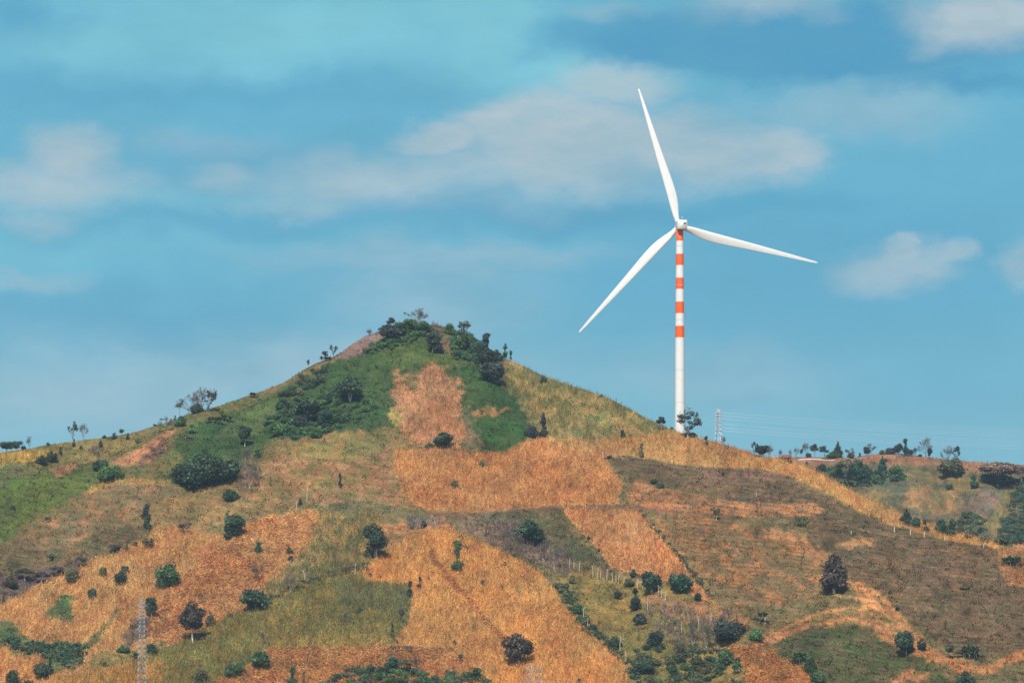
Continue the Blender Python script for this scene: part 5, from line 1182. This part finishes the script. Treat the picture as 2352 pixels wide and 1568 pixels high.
# --- centre valley
T('round', 1218, 1250, 58, 52, 'dark', 'dark green tree hanging over the bare scrub right of the slim pillar tree', trunk=.1, bark='pale')
T('bush', 1246, 1252, 36, 24, 'navy', 'dark bush right of the tree hanging over the bare scrub')
T('bare', 1165, 1256, 34, 44, 'purple', 'pale bare tree left in the scrub above the big field', bark='grey')
T('bare', 1192, 1270, 34, 44, 'purple', 'bare tree under the dark tree above the big field', bark='grey')
T('bare', 1250, 1290, 42, 54, 'purple', 'whitish bare tree in the middle scrub band', bark='pale', fork=2)
T('bare', 1272, 1304, 32, 50, 'grey', 'bare tree right of the whitish one in the middle scrub band', bark='pale')
T('bare', 1312, 1288, 28, 30, 'olive', 'thin pale shrub right of the middle scrub bare trees')
T('bare', 955, 1216, 44, 34, 'grey', 'pale bare tree above the top corner of the big orange field', bark='pale', fork=3)
T('bush', 974, 1210, 16, 18, 'navy', 'dark bush right of the pale bare tree above the big field')
T('tall', 1051, 1309, 30, 66, 'green', 'slim dark green pillar tree in the big orange field', trunk=.02)
T('lonepalm', 1059, 1262, 28, 38, (.09, .15, .05), 'palm like top above the slim pillar tree')
T('round', 865, 1283, 56, 90, 'dark', 'tall dark tree at the upper left corner of the big orange field', bark='pale', trunk=.16)
T('bush', 846, 1280, 30, 28, 'olive', 'olive bush left of the tall dark tree')
T('tall', 964, 1352, 12, 30, 'dark', 'thin dark shrub on the field path below the pillar tree')
T('bush', 984, 1330, 7, 9, 'navy', 'tiny dark tuft bush on the furrow right of the thin dark shrub')
T('bush', 1108, 1342, 11, 12, 'navy', 'tiny dark bush in the upper right of the big orange field')
T('bush', 1160, 1298, 9, 11, 'navy', 'tiny dark bush near the top right edge of the big orange field')
T('tall', 941, 1372, 16, 38, 'dark', 'dark upright shrub on the border of the olive and orange fields')
T('bush', 850, 1324, 10, 12, 'navy', 'left tiny bush on the upper border of the olive field')
T('bush', 872, 1328, 10, 10, 'navy', 'right tiny bush on the upper border of the olive field')
T('sparse', 921, 1428, 24, 34, 'purple', 'purple grey ragged tree on the right border of the olive field', dens=1.2)
T('tall', 901, 1466, 12, 36, 'dark', 'dark slim shrub at the lower right corner of the olive field')
T('bush', 909, 1476, 12, 11, 'dark', 'little dark bush at the foot of the slim corner shrub')
T('bush', 826, 1407, 15, 16, 'teal', 'small round dark bush alone in the olive field')
T('bare', 799, 1430, 26, 28, 'olive', 'grey leafless shrub in the olive field')
T('bare', 606, 1486, 26, 36, 'olive', 'grey leafless shrub at the left foot of the olive field')
T('round', 596, 1535, 42, 42, 'green', 'round green tree near the bottom, left of the bottom thicket', trunk=.03)
T('tall', 671, 1572, 30, 38, 'dark', 'dark ragged shrub at the bottom edge right of the round green tree')
T('tall', 698, 1572, 8, 30, 'dark', 'thin dark shrub at the bottom edge beside the ragged one')
T('round', 899, 1537, 32, 32, 'teal', 'blue green tree above the bottom thicket', trunk=.05)
T('umbrella', 929, 1546, 36, 34, 'olive', 'olive spreading tree on a pale fork above the bottom thicket', bark='pale', trunk=.3, fork=2)
T('bare', 960, 1544, 26, 40, 'purple', 'purple bare tree right of the olive spreading one', bark='grey')
T('head', 1098, 1562, 26, 30, 'dark', 'dark palm like tree at the right end of the bottom thicket')
T('bush', 1044, 1480, 11, 13, 'navy', 'tiny dark bush over the bottom stubble field')
T('head', 1057, 1520, 13, 20, 'teal', 'small dark tree on a thin stem above the bottom thicket')
T('bare', 941, 1500, 26, 18, 'purple', 'low grey shrub in the bottom stubble field')
T('round', 1191, 1527, 60, 74, 'purple', 'dark purple tree on a bright trunk low in the big orange field', bark='pale', trunk=.16, thick=1.7)
T('bush', 1332, 1568, 16, 10, 'dark', 'tiny dark bush on the bottom edge right of the pylon top')
T('bush', 1455, 1324, 20, 16, 'dark', 'small dark bush at the lower edge of the pale orange field')
T('bush', 1446, 1346, 30, 20, 'olive', 'olive bush left of the pale stemmed grove')
T('round', 1497, 1362, 50, 50, 'dark', 'dark green tree behind several pale stems', bark='pale', trunk=.15, fork=3)
T('round', 1560, 1360, 52, 42, 'teal', 'round blue green dome shaped tree right of the pale stems', trunk=.04, dens=1.8)
T('round', 1603, 1381, 19, 22, 'dark', 'small round dark tree in the tip of the pale orange field', trunk=.03)
T('round', 1418, 1375, 19, 22, 'navy', 'small round navy tree alone in the scrub valley', trunk=.05)
T('tall', 1459, 1402, 30, 50, 'navy', 'tall navy tree in the scrub valley')
T('bush', 1470, 1434, 36, 34, 'navy', 'navy bush right below the tall navy tree')
T('round', 1503, 1484, 42, 36, 'navy', 'dark domed tree with thin pale stems in the scrub valley', trunk=.05, bark='pale', fork=2)
T('round', 1672, 1474, 76, 46, 'navy', 'big dark mound of trees at the right of the scrub valley', trunk=.02)
T('bare', 1672, 1446, 50, 58, 'purple', 'misty bare tree rising over the big dark mound', fork=2)
T('bare', 1537, 1452, 46, 44, 'olive', 'bare thicket tree in the middle of the scrub valley', fork=2)
T('bare', 1592, 1482, 44, 60, 'olive', 'left of the two pale misty bare trees beside the big dark mound', bark='pale', fork=2)
T('bare', 1622, 1486, 44, 60, 'olive', 'right of the two pale misty bare trees beside the big dark mound', bark='pale', fork=2)
T('bush', 1313, 1339, 20, 22, 'olive', 'olive bush at the left end of the pale trunk row')
T('bush', 1352, 1239, 9, 12, 'navy', 'tiny dark bush on the left edge of the pale orange field')
T('bush', 1376, 1266, 9, 9, 'navy', 'tiny dark bush lower on the left edge of the pale orange field')
T('bush', 1327, 1408, 34, 28, 'green', 'green bush on the right hedge of the big orange field')
T('bush', 1362, 1452, 28, 20, 'dark', 'dark bush midway down the right hedge of the big field')
T('bush', 1412, 1486, 40, 24, 'dark', 'dark long bush low on the right hedge of the big field')
T('bush', 1479, 1543, 56, 34, 'dark', 'wide dark bush near the bottom of the scrub valley')
T('bush', 1549, 1568, 30, 40, 'dark', 'dark tall bush at the bottom edge of the scrub valley')
T('bush', 1664, 1526, 50, 36, 'green', 'green bush under the big dark mound')
T('bush', 1694, 1540, 30, 26, 'green', 'green bush at the right bottom of the scrub valley')
T('bush', 1560, 1500, 34, 18, 'olive', 'olive low bush below the dark domed tree')
T('bush', 1540, 1532, 30, 22, 'olive', 'olive bush in the bottom middle of the scrub valley')
NTH = 'first second third fourth fifth sixth seventh eighth ninth tenth eleventh twelfth thirteenth fourteenth fifteenth sixteenth seventeenth eighteenth nineteenth'.split()
for k, (xx, yy, hh) in enumerate(((1308, 1302, 20), (1318, 1305, 18), (1331, 1310, 22), (1362, 1323, 26), (1373, 1327, 25), (1379, 1328, 17), (1394, 1333, 27), (1407, 1334, 20), (1415, 1337, 18), (1421, 1338, 20), (1433, 1340, 18), (1447, 1345, 22), (1464, 1350, 22),
                         (1475, 1352, 24), (1483, 1354, 20), (1499, 1362, 24), (1513, 1366, 24), (1519, 1371, 20), (1528, 1377, 20))):
    T('pole', xx, yy, 5, hh, 'grey', '%s slender pale trunk from the left in the row crossing the scrub valley' % NTH[k], bark='pale', lean=RNG.uniform(-.6, .6), group='row of pale trunks in the scrub valley')
LONE = ['beside the green bush on the right hedge', 'just below the green bush on the right hedge', 'between the tall navy tree and the misty bare trees', 'at the right end of the long dark hedge bush',
        'just above the wide dark bush near the valley bottom', 'right of the tall navy tree in the scrub valley', 'on the right side of the dark domed tree', 'on the left side of the dark domed tree', 'in brown scrub above the misty bare trees',
        'left of the dark mound, above the misty trees', 'close up left of the big dark mound']
for k, (xx, yy, hh) in enumerate(((1340, 1420, 26), (1350, 1440, 22), (1566, 1452, 26), (1424, 1494, 34), (1438, 1520, 24), (1487, 1400, 30), (1508, 1478, 30), (1495, 1476, 24), (1580, 1420, 22), (1605, 1440, 28), (1633, 1430, 24))):
    T('pole', xx, yy, 5, hh, 'grey', 'lone slender pale trunk ' + LONE[k], bark='pale', lean=RNG.uniform(-.8, .8), group='scattered pale trunks in the scrub valley')
# --- lower left fields
T('tall', 336, 1188, 26, 30, 'navy', 'upper of two stacked dark shrubs on the left slope', trunk=.02)
T('tall', 339, 1213, 24, 30, 'dark', 'lower of two stacked dark shrubs on the left slope', trunk=.02)
T('round', 541, 1232, 50, 50, 'dark', 'dark green tree at the top corner of the lower left field', trunk=.03)
T('bush', 523, 1202, 20, 34, 'teal', 'green bump left over the dark tree at the field corner')
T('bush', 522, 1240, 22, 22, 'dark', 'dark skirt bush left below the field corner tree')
T('sparse', 424, 1226, 36, 30, 'purple', 'airy shrub tree on the upper edge of the lower left field', dens=1.3)
T('bush', 339, 1256, 30, 26, 'olive', 'olive green round bush at the upper edge of the lower left field')
T('bush', 310, 1254, 14, 12, 'navy', 'tiny dark bush left of the olive round bush')
T('bush', 291, 1264, 12, 14, 'olive', 'tiny olive bush between the dark ones on the field edge')
T('umbrella', 262, 1268, 32, 18, 'purple', 'flat purple grey tree on the edge of the lower left field')
T('head', 117, 1290, 20, 20, 'teal', 'small flat headed tree in the violet green strip')
T('umbrella', 186, 1304, 32, 26, 'purple', 'purple grey spreading tree at the end of the violet strip')
T('bush', 166, 1336, 40, 34, 'olive', 'olive round bush with pale stems in the field left')
T('umbrella', 57, 1332, 42, 28, 'purple', 'left flat topped tree of the violet strip', fork=2, bark='pale')
T('umbrella', 95, 1340, 36, 28, 'purple', 'middle flat topped tree of the violet strip', fork=2, bark='pale')
T('umbrella', 128, 1322, 30, 24, 'purple', 'right flat topped tree of the violet strip', fork=2, bark='pale')
T('bush', 22, 1346, 40, 22, 'purple', 'low purple bush at the left end of the violet strip')
T('bush', 236, 1323, 24, 28, 'olive', 'olive bush right of the one with pale stems')
T('bush', 277, 1342, 34, 34, 'dark', 'dark two humped bush in the lower left field')
T('bush', 287, 1318, 22, 22, 'olive', 'olive upper hump behind the dark two humped bush')
T('round', 385, 1350, 54, 50, 'green', 'green stepped tree in the middle of the lower left field', trunk=.03)
T('bush', 370, 1350, 34, 20, 'dark', 'dark skirt bush left under the green stepped tree')
T('bush', 212, 1374, 25, 28, 'dark', 'dark small bush over the green triangle')
T('round', 348, 1416, 32, 54, 'dark', 'dark upright tree behind the top of the left pylon', trunk=.04)
T('round', 588, 1402, 62, 54, 'dark', 'dark green tree on the edge of the pink stubble and olive field', bark='pale', trunk=.06)
T('round', 442, 1474, 56, 92, 'purple', 'round purple tree on a long bright trunk at lower left', bark='pale', trunk=.27, thick=1.1)
T('bush', 483, 1438, 28, 36, 'olive', 'thin olive shrub tree right of the purple tree')
T('bush', 593, 1269, 22, 28, 'teal', 'dark small tree in the pinkish stubble')
T('bush', 666, 1272, 18, 16, 'dark', 'upper tiny bush right in the pinkish stubble')
T('bush', 667, 1288, 16, 12, 'navy', 'lower tiny bush right in the pinkish stubble')
T('bare', 666, 1362, 34, 46, 'grey', 'whitish bare tree on the dark spur line left of the olive field', bark='pale', fork=2)
T('pole', 700, 1332, 5, 24, 'grey', 'leaning pale trunk above the spur line', bark='pale', lean=-1.0)
T('pole', 816, 1316, 4, 22, 'grey', 'thin pale trunk left below the tall dark tree', bark='pale')
T('pole', 860, 1282, 4, 30, 'grey', 'thin white stem in front of the tall dark tree', bark='pale')
T('bare', 590, 1330, 40, 34, 'purple', 'low purple leafless shrub in the pinkish stubble')
T('bush', 312, 1512, 20, 16, 'dark', 'small dark bush left of the left pylon mast')
T('bush', 283, 1498, 36, 16, 'green', 'flat green bush in the gully left of the pylon')
T('bush', 350, 1502, 30, 28, 'dark', 'dark green bush right behind the left pylon mast')
T('bare', 318, 1446, 50, 30, 'purple', 'purple grey leafless shrub behind the left pylon')
T('bush', 241, 1530, 14, 11, 'dark', 'tiny bush low in the field left of the pylon')
T('round', 101, 1558, 42, 38, 'dark', 'dark round bush tree near the lower left corner', trunk=.03)
T('tall', 114, 1550, 18, 34, 'navy', 'navy column shrub leaning on the corner round bush')
T('bush', 30, 1572, 40, 34, 'dark', 'dark bush cut by the bottom edge at the left corner')
T('bush', 66, 1578, 24, 20, 'dark', 'small bush cut by the bottom edge near the left corner')
T('bush', 537, 1553, 50, 34, 'green', 'green rounded bush at the bottom left of centre')
T('bush', 457, 1566, 44, 36, 'olive', 'olive bush at the bottom right of the left pylon')
T('bush', 120, 1140, 8, 8, 'olive', 'tiny bush on the light green left meadow')
T('head', 110, 1200, 14, 14, 'olive', 'tiny spreading tree under the light green meadow')
T('bush', 28, 1170, 14, 14, 'dark', 'small dark bush on the light green meadow near the left edge')

# --- masses of shrubs nobody could count
thicket('shrubbery', 'dense green shrubbery over the left part of the summit', 'shrubs', [(875, 790), (890, 770), (930, 758), (985, 752), (990, 775), (950, 790), (900, 800), (870, 812), (838, 812)], 50, (5, 12), ['green', 'bright', 'bright'])
thicket('shrubbery', 'dense green shrubbery over the right part of the summit', 'shrubs', [(1035, 765), (1060, 765), (1090, 780), (1110, 812), (1112, 838), (1082, 836), (1048, 826), (1040, 800)], 60, (5, 12), ['green', 'teal', 'bright'])
thicket('shrubbery', 'leafy green shrubbery filling the hollow left of the peak', 'shrubs', [(600, 970), (640, 935), (700, 915), (760, 900), (840, 905), (870, 940), (820, 975), (760, 1000), (690, 1008), (620, 1008)], 120, (5, 13), ['teal', 'green', 'green', 'bright'])
thicket('shrubbery', 'dark shrubs creeping down the upper left flank', 'shrubs', [(640, 905), (700, 868), (745, 845), (760, 870), (700, 905), (650, 935)], 26, (6, 14), ['dark', 'olive'])
thicket('shrubbery', 'dark green shrubbery along the bottom edge left of centre', 'shrubs', [(740, 1575), (800, 1540), (860, 1538), (960, 1545), (1020, 1552), (1110, 1556), (1112, 1580), (740, 1580)], 130, (7, 14), ['dark', 'teal', 'green', 'olive', 'bright'])
thicket('shrubbery', 'dark green shrub band at the left edge low down', 'shrubs', [(5, 1465), (60, 1475), (110, 1478), (190, 1485), (196, 1510), (170, 1540), (140, 1525), (100, 1510), (40, 1495), (5, 1485)], 100, (6, 12), ['teal', 'dark', 'green', 'olive'])
thicket('shrubbery', 'dark green wooded gully at the right edge of the far hill', 'shrubs', [(2340, 1110), (2362, 1100), (2430, 1110), (2430, 1260), (2310, 1250), (2290, 1238), (2310, 1200), (2325, 1150)], 230, (7, 14), ['teal', 'dark', 'olive', 'green'])
thicket('shrubbery', 'green undergrowth around the trees of the far hill', 'shrubs', [(1890, 1084), (1930, 1080), (2000, 1085), (2080, 1092), (2075, 1106), (2000, 1112), (1950, 1108), (1920, 1100)], 60, (6, 13), ['teal', 'dark', 'green'])
thicket('shrubbery', 'green shrubs in the folds of the far hill above the banana row', 'shrubs', [(2195, 1200), (2230, 1180), (2260, 1200), (2262, 1236), (2200, 1222)], 34, (6, 14), ['teal', 'green', 'olive'])
thicket('hedge', 'dark hedge line down the right border of the big orange field', 'hedge', [(1275, 1345), (1300, 1345), (1330, 1400), (1355, 1440), (1395, 1470), (1440, 1510), (1470, 1570), (1456, 1570), (1428, 1522), (1388, 1482), (1330, 1438), (1298, 1392)], 90, (5, 10), ['dark', 'green', 'olive'])
thicket('hedge', 'thin dark hedge between the pale orange field and the brown slope', 'hedge', [(1468, 1174), (1476, 1174), (1500, 1205), (1530, 1240), (1562, 1272), (1580, 1300), (1620, 1345), (1650, 1375), (1644, 1382), (1606, 1346), (1572, 1300), (1552, 1272), (1518, 1240), (1492, 1206)], 90, (2.5, 5), ['olive', 'dark'])
thicket('hedge', 'dark shrub line above the spur of the olive field', 'hedge', [(520, 1418), (600, 1380), (660, 1352), (720, 1322), (830, 1300), (850, 1288), (838, 1312), (740, 1328), (640, 1376), (560, 1410)], 50, (4, 8), ['olive', 'dark'])
thicket('shrubbery', 'mixed yellow and green shrubs low in the scrub valley', 'shrubs', [(1440, 1500), (1520, 1480), (1640, 1490), (1700, 1520), (1700, 1575), (1475, 1575)], 70, (7, 14), ['olive', 'green', 'dark', 'olive'])

def brush(label, poly, n, h, col):
    P = np.array(poly, float); x = RNG.uniform(P[:, 0].min(), P[:, 0].max(), n * 4); y = RNG.uniform(P[:, 1].min(), P[:, 1].max(), n * 4)
    m = inpoly(x, y, poly) & (vnoise(x / 14.0, y / 10.0, 77) > .35); x, y = x[m][:n], y[m][:n]
    c = np.array(col)[None, :] * RNG.uniform(.6, 1.5, (len(x), 1))
    plants('leafless_brush', label, 'brush', x, y, P1, c, h, .07, 6, 0.5, droop=-.3, wide=.7)
brush('leafless grey brown brush between the slim pillar tree and the row of pale trunks', [(1060, 1216), (1130, 1196), (1200, 1206), (1290, 1262), (1330, 1300), (1300, 1328), (1140, 1262)], 900, 3.6, (.23, .17, .14))
brush('leafless greyish brush around the misty bare trees of the scrub valley', [(1480, 1392), (1560, 1392), (1660, 1430), (1650, 1500), (1560, 1492), (1490, 1446)], 800, 3.6, (.25, .20, .15))
brush('leafless grey brush right of the huge dark thicket trees', [(540, 1060), (590, 1050), (606, 1110), (560, 1150), (530, 1150), (545, 1110)], 300, 3.4, (.20, .16, .13))
brush('pale leafless brush at the top corner of the big orange field', [(930, 1190), (990, 1190), (1010, 1215), (930, 1218)], 170, 3.2, (.34, .28, .24))

# ------------------------------------------------------------------ haze in the valley air
def haze(dens, col):
    m = bpy.data.materials.new('haze_air'); m.use_nodes = True; nt = m.node_tree; nt.nodes.clear()
    v = nt.nodes.new('ShaderNodeVolumePrincipled'); v.inputs['Color'].default_value = (*col, 1); v.inputs['Density'].default_value = dens; v.inputs['Anisotropy'].default_value = 0.0
    o = nt.nodes.new('ShaderNodeOutputMaterial'); nt.links.new(v.outputs[0], o.inputs['Volume'])
    V, Q = box_mesh((0, 3850, 209), (12400, 8700, 422))
    b = mesh_obj('haze', V, Q, m); tag(b, kind='stuff'); b['label'] = 'thin bluish haze in the air between the camera and the hills'
HAZE = 0.000035
if HAZE: haze(HAZE, (0.55, 0.78, 0.95))
